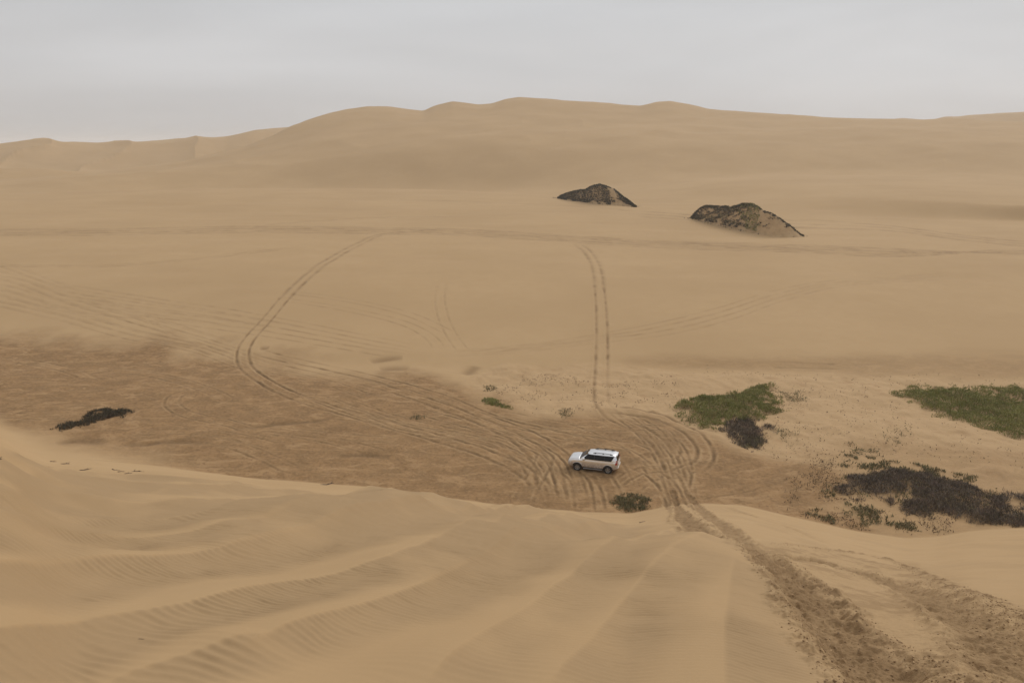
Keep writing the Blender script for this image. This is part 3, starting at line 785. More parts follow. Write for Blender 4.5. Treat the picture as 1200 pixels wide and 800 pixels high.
patch('creeping_plant', 'sparse olive creeper spreading towards the sand left of the dead thicket', 'creeper',
      [(948, 601), (975, 594), (968, 575), (1000, 585), (1030, 597), (1056, 608), (1080, 622), (1040, 618), (1000, 615), (965, 611)], .3, 1500, .24, M_OLIVE, seed=6, thin=.55, wid=.34, tscale=.9)
patch('green_shrub', 'small bushy green plant growing at the dune foot below the vehicle', 'shrub',
      [(717, 588), (724, 582), (738, 579), (752, 581), (762, 586), (757, 592), (750, 600), (738, 599), (726, 595)], .55, 2600, .17, M_OLIVE, seed=7, thin=.36, rag=.5, wid=.4, tscale=.4)
patch('dark_shrub', 'isolated long dark shrub with a tail on the brown flat at the left', 'shrub',
      [(64, 502), (78, 496), (94, 493), (100, 487), (118, 480), (138, 479), (154, 482), (146, 489), (130, 492), (112, 497), (92, 501), (74, 505)], .34, 3600, .28, M_BROWN, seed=8, thin=.24, rag=.8,
      extra=[('dry_stems', 260, .34, M_LITTER, [(124, 488), (132, 483), (137, 483), (130, 489)], 0, .5, .2, 1.1)])
patch('grass_tuft', 'larger green tuft where the pale sand meets the brown tracks', 'tuft', [(566, 470), (574, 466), (584, 471), (598, 476), (598, 479), (584, 477), (570, 474)], .45, 900, .26, M_GREEN, seed=9, rag=.4)
patch('grass_tuft', 'smaller faint green tuft just above the larger tuft', 'tuft', [(566, 454), (572, 450), (580, 452), (578, 457), (570, 458)], .3, 220, .22, M_OLIVE, seed=10, rag=.3)
patch('grass_tuft', 'thin low tuft on the brown soil left of the other tufts', 'tuft', [(480, 489), (488, 486), (497, 487), (494, 491), (484, 491)], .25, 150, .22, M_OLIVE, seed=11, rag=.3)
patch('grass_tuft', 'faint weedy tuft among specks of litter on pale sand above the vehicle', 'tuft', [(654, 485), (660, 480), (670, 483), (668, 488), (658, 489)], .25, 190, .22, M_OLIVE, seed=12, rag=.3)

# loose stuff nobody could count
def stuff(name, label, cat, polys, size, mat, up=.1, wid=.35, seed=0, thin=.4, h=.06):
    Ps = []
    for poly, n in polys:
        P, sd = scatter(poly, n, .8, seed, 1.2, thin, 1.6); Ps.append(P); seed += 1
    P = np.vstack(Ps); z = ground_z(P[:, 0], P[:, 1]) + rng.uniform(-.01, h, len(P))
    o = leaves(name, np.c_[P, z], size, mat, None, up, wid); tag(o, label, cat, kind='stuff'); return o
stuff('plant_litter', 'dark specks of dry plant litter scattered over the pale hummocks', 'litter',
      [([(575, 447), (640, 436), (690, 445), (702, 478), (650, 487), (590, 474)], 750), ([(715, 450), (790, 442), (800, 478), (740, 486), (715, 478)], 350), ([(800, 428), (900, 436), (960, 440), (1060, 438), (1200, 440), (1200, 452), (1040, 456), (900, 450), (820, 440)], 260),
       ([(910, 452), (1010, 455), (1080, 490), (1210, 518), (1210, 548), (1060, 534), (960, 525), (905, 505)], 800), ([(935, 545), (980, 540), (1010, 590), (1070, 600), (1130, 612), (1110, 634), (1060, 632), (930, 606)], 1500),
       ([(880, 505), (960, 520), (980, 545), (900, 535)], 200)], .17, M_LITTER, thin=.45, seed=20)
stuff('sparse_creeper', 'wispy runners of sparse creeper trailing over pale sand between the shrubs', 'ground cover',
      [([(905, 453), (925, 452), (945, 468), (962, 480), (956, 490), (935, 478), (915, 470)], 420), ([(900, 500), (925, 505), (930, 520), (905, 522)], 150),
       ([(990, 520), (1015, 514), (1035, 522), (1020, 530), (1000, 530)], 220), ([(1040, 500), (1070, 510), (1068, 524), (1046, 518)], 110), ([(830, 495), (845, 500), (840, 505)], 40)], .24, M_OLIVE, up=.3, wid=.3, seed=40, thin=.55, h=.14)

# crumbs of damp sand thrown up beside the ruts
def clods(lines, per, seed):
    C = []
    for pts, offs, n, smax_ in lines:
        X, Y = world_line(pts, 12, .15); tx = np.gradient(X); ty = np.gradient(Y); L = np.hypot(tx, ty) + 1e-9
        r = np.hypot(X, Y); pr = 1 / r ** 1.2; pr /= pr.sum()
        k = rng.choice(len(X), n, p=pr); o = rng.choice(offs, n) + rng.normal(0, .10, n)
        jx = rng.normal(0, .08, n)
        px = X[k] - ty[k] / L[k] * o + tx[k] / L[k] * jx; py = Y[k] + tx[k] / L[k] * o + ty[k] / L[k] * jx
        C.append(np.c_[px, py, rng.uniform(.25, 1, n) ** 2.2 * smax_])
    C = np.vstack(C); n = len(C); z = ground_z(C[:, 0], C[:, 1])
    base = np.array([(1, 0, 0), (0, 1, 0), (-1, 0, 0), (0, -1, 0), (0, 0, 1), (0, 0, -1)], float)
    F = [(0, 1, 4), (1, 2, 4), (2, 3, 4), (3, 0, 4), (1, 0, 5), (2, 1, 5), (3, 2, 5), (0, 3, 5)]
    V = base[None] * rng.uniform(.55, 1.25, (n, 6, 1)) + rng.normal(0, .18, (n, 6, 3))
    V *= C[:, 2][:, None, None]; V[:, :, 2] *= .7
    a = rng.uniform(0, 2 * PI, n); ca, sa_ = np.cos(a)[:, None], np.sin(a)[:, None]
    vx = V[:, :, 0] * ca - V[:, :, 1] * sa_; vy = V[:, :, 0] * sa_ + V[:, :, 1] * ca
    V = np.stack([vx + C[:, 0][:, None], vy + C[:, 1][:, None], V[:, :, 2] + (z + C[:, 2] * .25)[:, None]], 2)
    idx = (np.arange(n)[:, None, None] * 6 + np.array(F)[None]).reshape(-1, 3)
    me = bpy.data.meshes.new('sand_crumbs'); me.vertices.add(n * 6); me.vertices.foreach_set('co', V.astype(np.float32).ravel())
    me.loops.add(idx.size); me.loops.foreach_set('vertex_index', idx.astype(np.int32).ravel()); me.polygons.add(len(idx))
    me.polygons.foreach_set('loop_start', (np.arange(len(idx)) * 3).astype(np.int32)); me.update(calc_edges=True); me.materials.append(M_CLOD)
    o = bpy.data.objects.new('sand_crumbs', me); COL.objects.link(o)
    tag(o, 'crumbled lumps of damp brown sand along the churned ruts', 'sand clods', kind='stuff')
RUT_L = [(826, 622), (850, 628), (874, 638), (896, 655), (925, 685), (965, 722), (1010, 762), (1060, 806), (1090, 840)]
RUT_R = [(900, 640), (950, 650), (1010, 668), (1070, 692), (1120, 722), (1170, 752), (1230, 790), (1290, 830)]
CRUST = [(905, 634), (975, 644), (1050, 658), (1120, 688), (1185, 722), (1260, 762)]
clods([(RUT_L, [-.55, -.45, .50, .6, .15, -.2], 4500, .021), (RUT_R, [-.42, .42, .5, .1], 3000, .018), (CRUST, [0, 0, -.1, -.25], 2200, .020)], 1, 0)

# dark twigs lying on the near dune
def twig_mesh(L, seed):
    rd = random.Random(seed); bm = bmesh.new()
    def tube(p, q, r0, r1):
        d = (q - p).normalized(); a = d.orthogonal().normalized(); b2 = d.cross(a)
        A = [bm.verts.new(p + (a * math.cos(k * PI / 2.5) + b2 * math.sin(k * PI / 2.5)) * r0) for k in range(5)]
        B = [bm.verts.new(q + (a * math.cos(k * PI / 2.5) + b2 * math.sin(k * PI / 2.5)) * r1) for k in range(5)]
        for k in range(5): bm.faces.new((A[k], A[(k + 1) % 5], B[(k + 1) % 5], B[k]))
        bm.faces.new(A[::-1]); bm.faces.new(B)
    p = Vector((-L / 2, 0, .02)); r = L * .055
    for k in range(4):
        q = p + Vector((L / 4, rd.uniform(-.09, .09) * L, rd.uniform(-.02, .05) * L)); tube(p, q, r, r * .8)
        if k in (1, 2):
            tube(q, q + Vector((rd.uniform(.05, .2) * L, rd.choice((-1, 1)) * rd.uniform(.12, .25) * L, rd.uniform(.0, .12) * L)), r * .7, r * .3)
        p = q; r *= .8
    return bm
TW = [(62, 542, .55), (77, 544, .7), (98, 551, .6), (104, 550, .4), (136, 551, .7), (142, 553, .5), (150, 555, .5), (157, 553, .8), (166, 553, .6)]
for k, (u, v, L) in enumerate(TW):
    X, Y = at(u, v); o = bm_obj('twig', twig_mesh(L, k), M_WOOD); o.location = (X[0], Y[0], float(ground_z(X[0], Y[0])[0]) + .01); o.rotation_euler = (0, 0, rng.uniform(-.5, .5))
    tag(o, 'dark dry twig in the scattered row at the upper left of the near dune', 'twig', 'dark twigs in a row on the near dune')
for u, v, L, lab in [(168, 768, .045, 'tiny dark twig alone in the ripples at the lower left'), (383, 568, 1.1, 'long dark twig just under the toe line left of centre'), (458, 577, 1.3, 'longest dark twig on the sand below the dune toe'),
                     (306, 606, .35, 'short dark twig alone on the smooth ridges left of centre'), (753, 611, .35, 'dark stick end on clean sand just below the small green plant'), (3, 587, .35, 'dark twig at the far left edge of the near dune')]:
    X, Y = at(u, v); o = bm_obj('twig', twig_mesh(L, int(u)), M_WOOD); o.location = (X[0], Y[0], float(ground_z(X[0], Y[0])[0]) + .01); o.rotation_euler = (0, 0, rng.uniform(-.3, .3))
    tag(o, lab, 'twig')

# ------------------------------------------------------------------ scrub-covered hummocks out on the plateau
M_HUM, nt, b = new_mat('hummock_sand')
tc = node(nt, 'ShaderNodeTexCoord'); n1 = noise(nt, tc.outputs['Object'], .6, 5, .6); n2 = noise(nt, tc.outputs['Object'], 3.5, 4, .6)
c = mix(nt, remap(nt, n1, .4, .65), SAND, (SAND[0] * .85, SAND[1] * .83, SAND[2] * .8)); c = mix(nt, remap(nt, n2, .55, .7, 0, .5), c, (.22, .15, .08))
nt.links.new(c, b.inputs['Base Color']); b.inputs['Roughness'].default_value = .95
def hummock(label, base, sil, depth, cover, seed):
    """base: photo line of the foot; sil: photo skyline of the hummock; depth in metres"""
    ub = np.array([q[0] for q in base], float); vb = np.array([q[1] for q in base], float)
    NT, NQ = 90, 36
    us = np.linspace(ub[0], ub[-1], NT); vs = np.interp(us, ub, vb)
    X, Y = at(us, vs); X = gsmooth(X, 3); Y = gsmooth(Y, 6)
    R = np.hypot(X, Y); hs_ = np.interp(us, [q[0] for q in sil], [q[1] for q in sil])
    h = np.clip((vs - hs_), 0, None) / F * R
    q = np.linspace(0, 1, NQ)
    # front foot to back foot; crest 45% back
    prof = np.where(q < .45, (.45 * np.sin(np.clip(q / .45, 0, 1) * PI / 2) + .55 * (.5 - .5 * np.cos(np.clip(q / .45, 0, 1) * PI))), np.cos((q - .45) / .55 * PI / 2) ** .9)
    dep = depth * (.35 + .65 * np.sqrt(np.clip(h / h.max(), 0, 1)))
    ex, ey = X / R, Y / R
    gx = X[:, None] + ex[:, None] * q * dep[:, None]; gy = Y[:, None] + ey[:, None] * q * dep[:, None]
    gz0 = ground_z(gx.ravel(), gy.ravel()).reshape(gx.shape)
    e = np.clip(prof, 0, 1)
    hh = h[:, None] * e + .35 * e * (h[:, None] / h.max()) ** .5 * fbm(gx / 2.2, gy / 2.2, 3, 400 + seed)
    gz = gz0[:, :1] * (1 - 0) + np.minimum(gz0 - gz0[:, :1], 0) * 0 + hh - .12 * (1 - e) - .02
    gz = np.maximum(gz, gz0 - .3)
    cx, cy = gx.mean(), gy.mean(); cz = float(ground_z(cx, cy)[0])
    root = tag(empty('scrub_hummock', (cx, cy, cz)), label, 'hummock')
    co = np.c_[gx.ravel() - cx, gy.ravel() - cy, gz.ravel() - cz]
    faces = [(i * NQ + j, (i + 1) * NQ + j, (i + 1) * NQ + j + 1, i * NQ + j + 1) for i in range(NT - 1) for j in range(NQ - 1)]
    mesh_obj('sand_mound', co, faces, M_HUM, root, True)
    for nm, n, size, mat, fn, up in cover:
        ti = rng.uniform(0, NT - 1.01, n * 4); qi = rng.uniform(0, 1, n * 4) ** 1.4 * (NQ - 1.01)
        i = ti.astype(int); j = qi.astype(int); fi = ti - i; fj = qi - j
        def lerp(A): return (A[i, j] * (1 - fi) + A[i + 1, j] * fi) * (1 - fj) + (A[i, j + 1] * (1 - fi) + A[i + 1, j + 1] * fi) * fj
        px, py, pz = lerp(gx), lerp(gy), lerp(gz)
        hv = np.interp(ti, np.arange(NT), h)
        ok = fn(ti / NT, qi / NQ, fbm(px / 1.7 + pz, py / 4 + pz / 1.3, 3, 420 + seed), fbm(px / .8 - pz, py / 2 + pz / .8, 2, 430 + seed)) & (hv > .15) & (pz > lerp(gz0) - .05)
        P = np.c_[px - cx, py - cy, pz - cz - .05][ok][:n]
        P[:, :2] += rng.normal(0, .12, (len(P), 2))
        k_ = np.nonzero(rng.random(len(P)) < .035)[0]             # stragglers round the foot
        P[k_, :2] += rng.normal(0, 1.1, (len(k_), 2))
        P[k_, 2] = np.minimum(P[k_, 2], ground_z(P[k_, 0] + cx, P[k_, 1] + cy) - cz - .03)
        leaves(nm, P, size, mat, root, up, .45)
    return root
hummock('farther scrub-covered sand hummock, darker and nearly fully overgrown', [(652, 232), (670, 235), (690, 238.5), (712, 240.5), (730, 241), (748, 244.5)],
        [(652, 232), (660, 228), (672, 225.2), (686, 223.5), (696, 219.5), (702, 217.8), (708, 219.5), (718, 223.5), (726, 229), (736, 236), (743, 242), (748, 244.5)], 9,
        [('scrub', 24000, .44, M_DARK, lambda t, q, a, b: (q > .05 + .12 * a) & (np.abs(t - (.62 + .30 * (.45 - q))) > .045 + .05 * a) & ~((t > .66) & (q < .17 + .12 * a)) | ((q > .40) & (q < .52) & (b > -.2)), .5)], 1)
hummock('nearer and larger sand hummock, half bare with patchy scrub and green crest', [(808, 255), (825, 260), (845, 264), (865, 268), (885, 273), (905, 277), (925, 278), (944, 277.5)],
        [(808, 255), (818, 246.5), (828, 243), (845, 243.5), (862, 243.5), (868, 241.5), (880, 241.5), (886, 246), (895, 250), (908, 255.5), (918, 262), (928, 268.5), (938, 275.5), (944, 277.5)], 9,
        [('scrub', 12000, .44, M_BROWN, lambda t, q, a, b: (t < .50) & (q > .05) & (a + .35 * b > -.30) & (b > -.5), .4),
         ('scrub', 4600, .44, M_OLIVE, lambda t, q, a, b: (t < .55) & (q > .10) & (a > .02), .4),
         ('green_bush', 6000, .44, M_GREEN, lambda t, q, a, b: (np.abs(t - (.51 - .10 * (q - .25))) < .065 + .07 * a) & (q > .05) & (q < .75), .6),
         ('scrub', 5200, .42, M_DARK, lambda t, q, a, b: ((q > .36) & (q < .56) & (b > -.30)) | ((t > .54) & (q > .14) & (a + .5 * b > .10) & (b > -.1)), .4)], 2)

# ------------------------------------------------------------------ the silver off-road vehicle
def pmat(name, col, rough=.5, metal=0.0, spec=.5, coat=0.0):
    m, nt, b = new_mat(name)
    b.inputs['Base Color'].default_value = (*col, 1); b.inputs['Roughness'].default_value = rough
    b.inputs['Metallic'].default_value = metal; b.inputs['Specular IOR Level'].default_value = spec; b.inputs['Coat Weight'].default_value = coat
    b.inputs['Coat Roughness'].default_value = .08
    return m, nt, b
C_PAINT, nt, b = pmat('silver_paint', (.76, .765, .775), .30, .55, .5, .6)
tc = node(nt, 'ShaderNodeTexCoord'); nz_ = noise(nt, tc.outputs['Object'], 5, 4, .6); sp_ = node(nt, 'ShaderNodeSeparateXYZ'); nt.links.new(tc.outputs['Object'], sp_.inputs[0])
sand_reflect = math_(nt, 'MULTIPLY', remap(nt, sp_.outputs['Z'], 1.08, .50, 0, .95), remap(nt, nz_, .3, .65, .35, 1))  # tan reflection of the sand painted into the lower body colour
nt.links.new(mix(nt, sand_reflect, (.76, .765, .775), (.34, .245, .155)), b.inputs['Base Color'])
nt.links.new(math_(nt, 'ADD', math_(nt, 'MULTIPLY', sand_reflect, .5), .28), b.inputs['Roughness'])
nt.links.new(math_(nt, 'SUBTRACT', .9, math_(nt, 'MULTIPLY', sand_reflect, .7)), b.inputs['Metallic'])
C_GLASS = pmat('tinted_glass', (.006, .0065, .007), .10, 0, .22)[0]
C_BLACK = pmat('black_trim', (.018, .018, .018), .45)[0]
C_WELL = pmat('wheel_well', (.012, .011, .010), .9)[0]
C_TYRE = pmat('tyre_rubber', (.022, .020, .018), .85)[0]
C_RIM = pmat('alloy', (.40, .40, .41), .35, .7)[0]
C_RED = pmat('red_lens', (.36, .012, .012), .15, 0, .6, .5)[0]
C_CLEAR = pmat('clear_lens', (.72, .74, .75), .12, .2, .6, .5)[0]
C_PLATE = pmat('plate', (.75, .74, .70), .5)[0]
C_GREY = pmat('grey_step', (.34, .33, .32), .45, .4)[0]

ux, vx_ = at([676.5, 712.3], [551.2, 555.2])                  # where the near wheels stand
fx_, fy_ = ux[0], vx_[0]; bx_, by_ = ux[1], vx_[1]
head = math.atan2(fy_ - by_, fx_ - bx_)
mx, my = (fx_ + bx_) / 2, (fy_ + by_) / 2
nxr, nyr = math.cos(head - PI / 2), math.sin(head - PI / 2)    # towards the vehicle's right, away from the camera
cxx, cyy = mx + nxr * .80, my + nyr * .80
czz = float(np.mean(ground_z(np.array([fx_, bx_, fx_ + 1.6 * nxr, bx_ + 1.6 * nxr]), np.array([fy_, by_, fy_ + 1.6 * nyr, by_ + 1.6 * nyr]))))
CAR = tag(empty('off_road_car', (cxx, cyy, czz - .03), head), 'silver five-door off-road car with roof rails parked on brown sand amid looping tracks', 'car')
print('car wheelbase on ground', math.hypot(fx_ - bx_, fy_ - by_))
CAR.scale = (math.hypot(fx_ - bx_, fy_ - by_) / 2.79,) * 3
if 'CAR_EXTRA' in globals(): pass

AX = 1.395; WR = .385
xs_w = [-2.24, -2.20, -2.12, -1.98, -1.6, 0, 1.5, 1.85, 2.05, 2.18, 2.26, 2.31]
ws_w = [.72, .83, .895, .925, .94, .945, .94, .915, .87, .80, .70, .58]
def W(x): return np.interp(x, xs_w, ws_w)
def ZT(x): return np.interp(x, [-2.24, -2.19, -2.05, .95, 1.25, 1.7, 2.05, 2.20, 2.28, 2.31], [1.05, 1.17, 1.20, 1.19, 1.165, 1.125, 1.06, .98, .86, .78])
def ZB(x): return np.interp(x, [-2.24, -2.1, -1.88, 1.9, 2.2, 2.31], [.56, .46, .42, .42, .44, .52])
FR = [0, 0, .08, .30, .52, .74, .90, .985, 1.0, 1.0]
FY = [0, .86, .975, 1.0, 1.0, .985, .955, .90, .55, 0]
ZADD = [0, 0, 0, 0, 0, 0, 0, 0, .012, .018]
def ylow(x, z):
    f = (z - ZB(x)) / (ZT(x) - ZB(x)); return W(x) * np.interp(f, FR[1:8], FY[1:8])
def finish(o, ang=35):
    me = o.data
    me.polygons.foreach_set('use_smooth', [True] * len(me.polygons)); me.set_sharp_from_angle(angle=math.radians(ang)); return o
bm = bmesh.new()
st = sorted(set(list(np.linspace(-2.24, 2.31, 60)) + xs_w)); rings = []
for x in st:
    zb, zt = float(ZB(x)), float(ZT(x)); w_ = float(W(x))
    half = [(FY[k] * w_, zb + (zt - zb) * FR[k] + ZADD[k]) for k in range(10)]
    ring = [(y, z) for y, z in half] + [(-y, z) for y, z in half[-2:0:-1]]
    rings.append([bm.verts.new((x, y, z)) for y, z in ring])
n = len(rings[0])
for a, b2 in zip(rings[:-1], rings[1:]):
    for k in range(n): bm.faces.new((a[k], a[(k + 1) % n], b2[(k + 1) % n], b2[k]))
bm.faces.new(rings[0][::-1]); bm.faces.new(rings[-1])
bmesh.ops.remove_doubles(bm, verts=bm.verts, dist=1e-5)
body = bm_obj('body', bm, C_PAINT, CAR)
body.data.materials.append(C_WELL)
cut = bmesh.new()
for sx in (-AX, AX):
    for sy in (-1, 1):
        bmesh.ops.create_cone(cut, cap_ends=True, segments=36, radius1=.465, radius2=.465, depth=.5, matrix=Matrix.Translation((sx, sy * .86, .40)) @ Matrix.Rotation(PI / 2, 4, 'X'))
cuto = bm_obj('cutter', cut, C_WELL)
body.parent = None
md = body.modifiers.new('arches', 'BOOLEAN'); md.operation = 'DIFFERENCE'; md.object = cuto; md.solver = 'EXACT'
bpy.context.view_layer.update()
dg = bpy.context.evaluated_depsgraph_get()
nm_ = bpy.data.meshes.new_from_object(body.evaluated_get(dg)); body.modifiers.clear(); body.data = nm_; nm_.name = 'body'
bpy.data.objects.remove(cuto); body.parent = CAR
for p_ in body.data.polygons:
    c_ = p_.center
    for sx in (-AX, AX):
        rd_ = math.hypot(c_.x - sx, c_.z - .40)
        if rd_ < .47 and abs(p_.normal.y) < .5 and .6 < abs(c_.y) and (c_.x - sx) * p_.normal.x + (c_.z - .40) * p_.normal.z < -.1 or (rd_ < .46 and abs(abs(c_.y) - .61) < .02): p_.material_index = 1
finish(body, 30)

# cabin
BX0, BX1, TX0, TX1 = 1.22, -2.22, .44, -2.04
ZBELT = 1.17
def YB(s): return np.interp(s, [0, .15, .5, .85, 1], [.80, .885, .905, .89, .80])
def YT(s): return np.interp(s, [0, .12, .5, .85, .95, 1], [.60, .675, .70, .675, .63, .55])
def ZR(s): return np.interp(s, [0, .12, .3, .6, .9, 1], [1.68, 1.715, 1.735, 1.74, 1.71, 1.675])
def cab_side(x, z):
    h = (z - ZBELT) / (1.66 - ZBELT)
    xa = BX0 + (TX0 - BX0) * h; xb = BX1 + (TX1 - BX1) * h
    s = np.clip((x - xa) / (xb - xa), 0, 1); return YB(s) + (YT(s) - YB(s)) * h
bm = bmesh.new(); rings = []
for s in np.linspace(0, 1, 25):
    xb = BX0 + (BX1 - BX0) * s; xt = TX0 + (TX1 - TX0) * s; zr = float(ZR(s))
    half = [(xb, 0, ZBELT - .03), (xb, YB(s), ZBELT - .03)]
    for h in np.linspace(0, 1, 5):
        half.append((xb + (xt - xb) * h, YB(s) + (YT(s) - YB(s)) * h, ZBELT + (1.66 - ZBELT) * h))
    half += [(xt, YT(s) - .030, 1.66 + (zr - 1.66) * .62), (xt, YT(s) - .10, zr), (xt, .3, zr + .018), (xt, 0, zr + .022)]
    ring = half + [(x, -y, z) for x, y, z in half[-2:0:-1]]
    rings.append([bm.verts.new((float(x), float(y), float(z))) for x, y, z in ring])
n = len(rings[0])
for a, b2 in zip(rings[:-1], rings[1:]):
    for k in range(n): bm.faces.new((a[k], a[(k + 1) % n], b2[(k + 1) % n], b2[k]))
bm.faces.new(rings[0]); bm.faces.new(rings[-1][::-1])
cabin = bm_obj('cabin', bm, C_PAINT, CAR); finish(cabin, 40)

def slab(name, grid, off, mat, parent=CAR):
    """closed thin panel: grid[i][j] outer points, off = vector to its inner face"""
    bm = bmesh.new(); A = [[bm.verts.new(tuple(map(float, q))) for q in row] for row in grid]
    B = [[bm.verts.new(tuple(float(q[k] + off[k]) for k in range(3))) for q in row] for row in grid]
    m_, n_ = len(A), len(A[0])
    for i in range(m_ - 1):
        for j in range(n_ - 1):
            bm.faces.new((A[i][j], A[i + 1][j], A[i + 1][j + 1], A[i][j + 1])); bm.faces.new((B[i][j], B[i][j + 1], B[i + 1][j + 1], B[i + 1][j]))
    edge = [(i, 0) for i in range(m_)] + [(m_ - 1, j) for j in range(1, n_)] + [(i, n_ - 1) for i in range(m_ - 2, -1, -1)] + [(0, j) for j in range(n_ - 2, 0, -1)]
    for (i, j), (i2, j2) in zip(edge, edge[1:] + edge[:1]): bm.faces.new((A[i][j], B[i][j], B[i2][j2], A[i2][j2]))
    o = bm_obj(name, bm, mat, parent); return finish(o, 40)
def box(name, c, d, mat, parent=CAR, rot=None, bev=.012):
    bm = bmesh.new(); bmesh.ops.create_cube(bm, size=1, matrix=Matrix.Translation(c) @ (rot or Matrix.Identity(4)) @ Matrix.Diagonal((*d, 1)))
    if bev: bmesh.ops.bevel(bm, geom=list(bm.edges), offset=bev, segments=2, affect='EDGES', profile=.6)
    return bm_obj(name, bm, mat, parent)
def pipe(name, pts, r, mat, parent=CAR, seg=8):
    bm = bmesh.new(); P = [Vector(q) for q in pts]; R_ = []
    for k, q in enumerate(P):
        d = (P[min(k + 1, len(P) - 1)] - P[max(k - 1, 0)]).normalized(); a = d.cross(Vector((0, 0, 1)));
        a = a.normalized() if a.length > 1e-4 else Vector((0, 1, 0)); c = d.cross(a)
        R_.append([bm.verts.new(q + (a * math.cos(2 * PI * t / seg) + c * math.sin(2 * PI * t / seg)) * r) for t in range(seg)])
    for a, c in zip(R_[:-1], R_[1:]):
        for t in range(seg): bm.faces.new((a[t], a[(t + 1) % seg], c[(t + 1) % seg], c[t]))
    bm.faces.new(R_[0][::-1]); bm.faces.new(R_[-1])
    return bm_obj(name, bm, mat, parent, True)

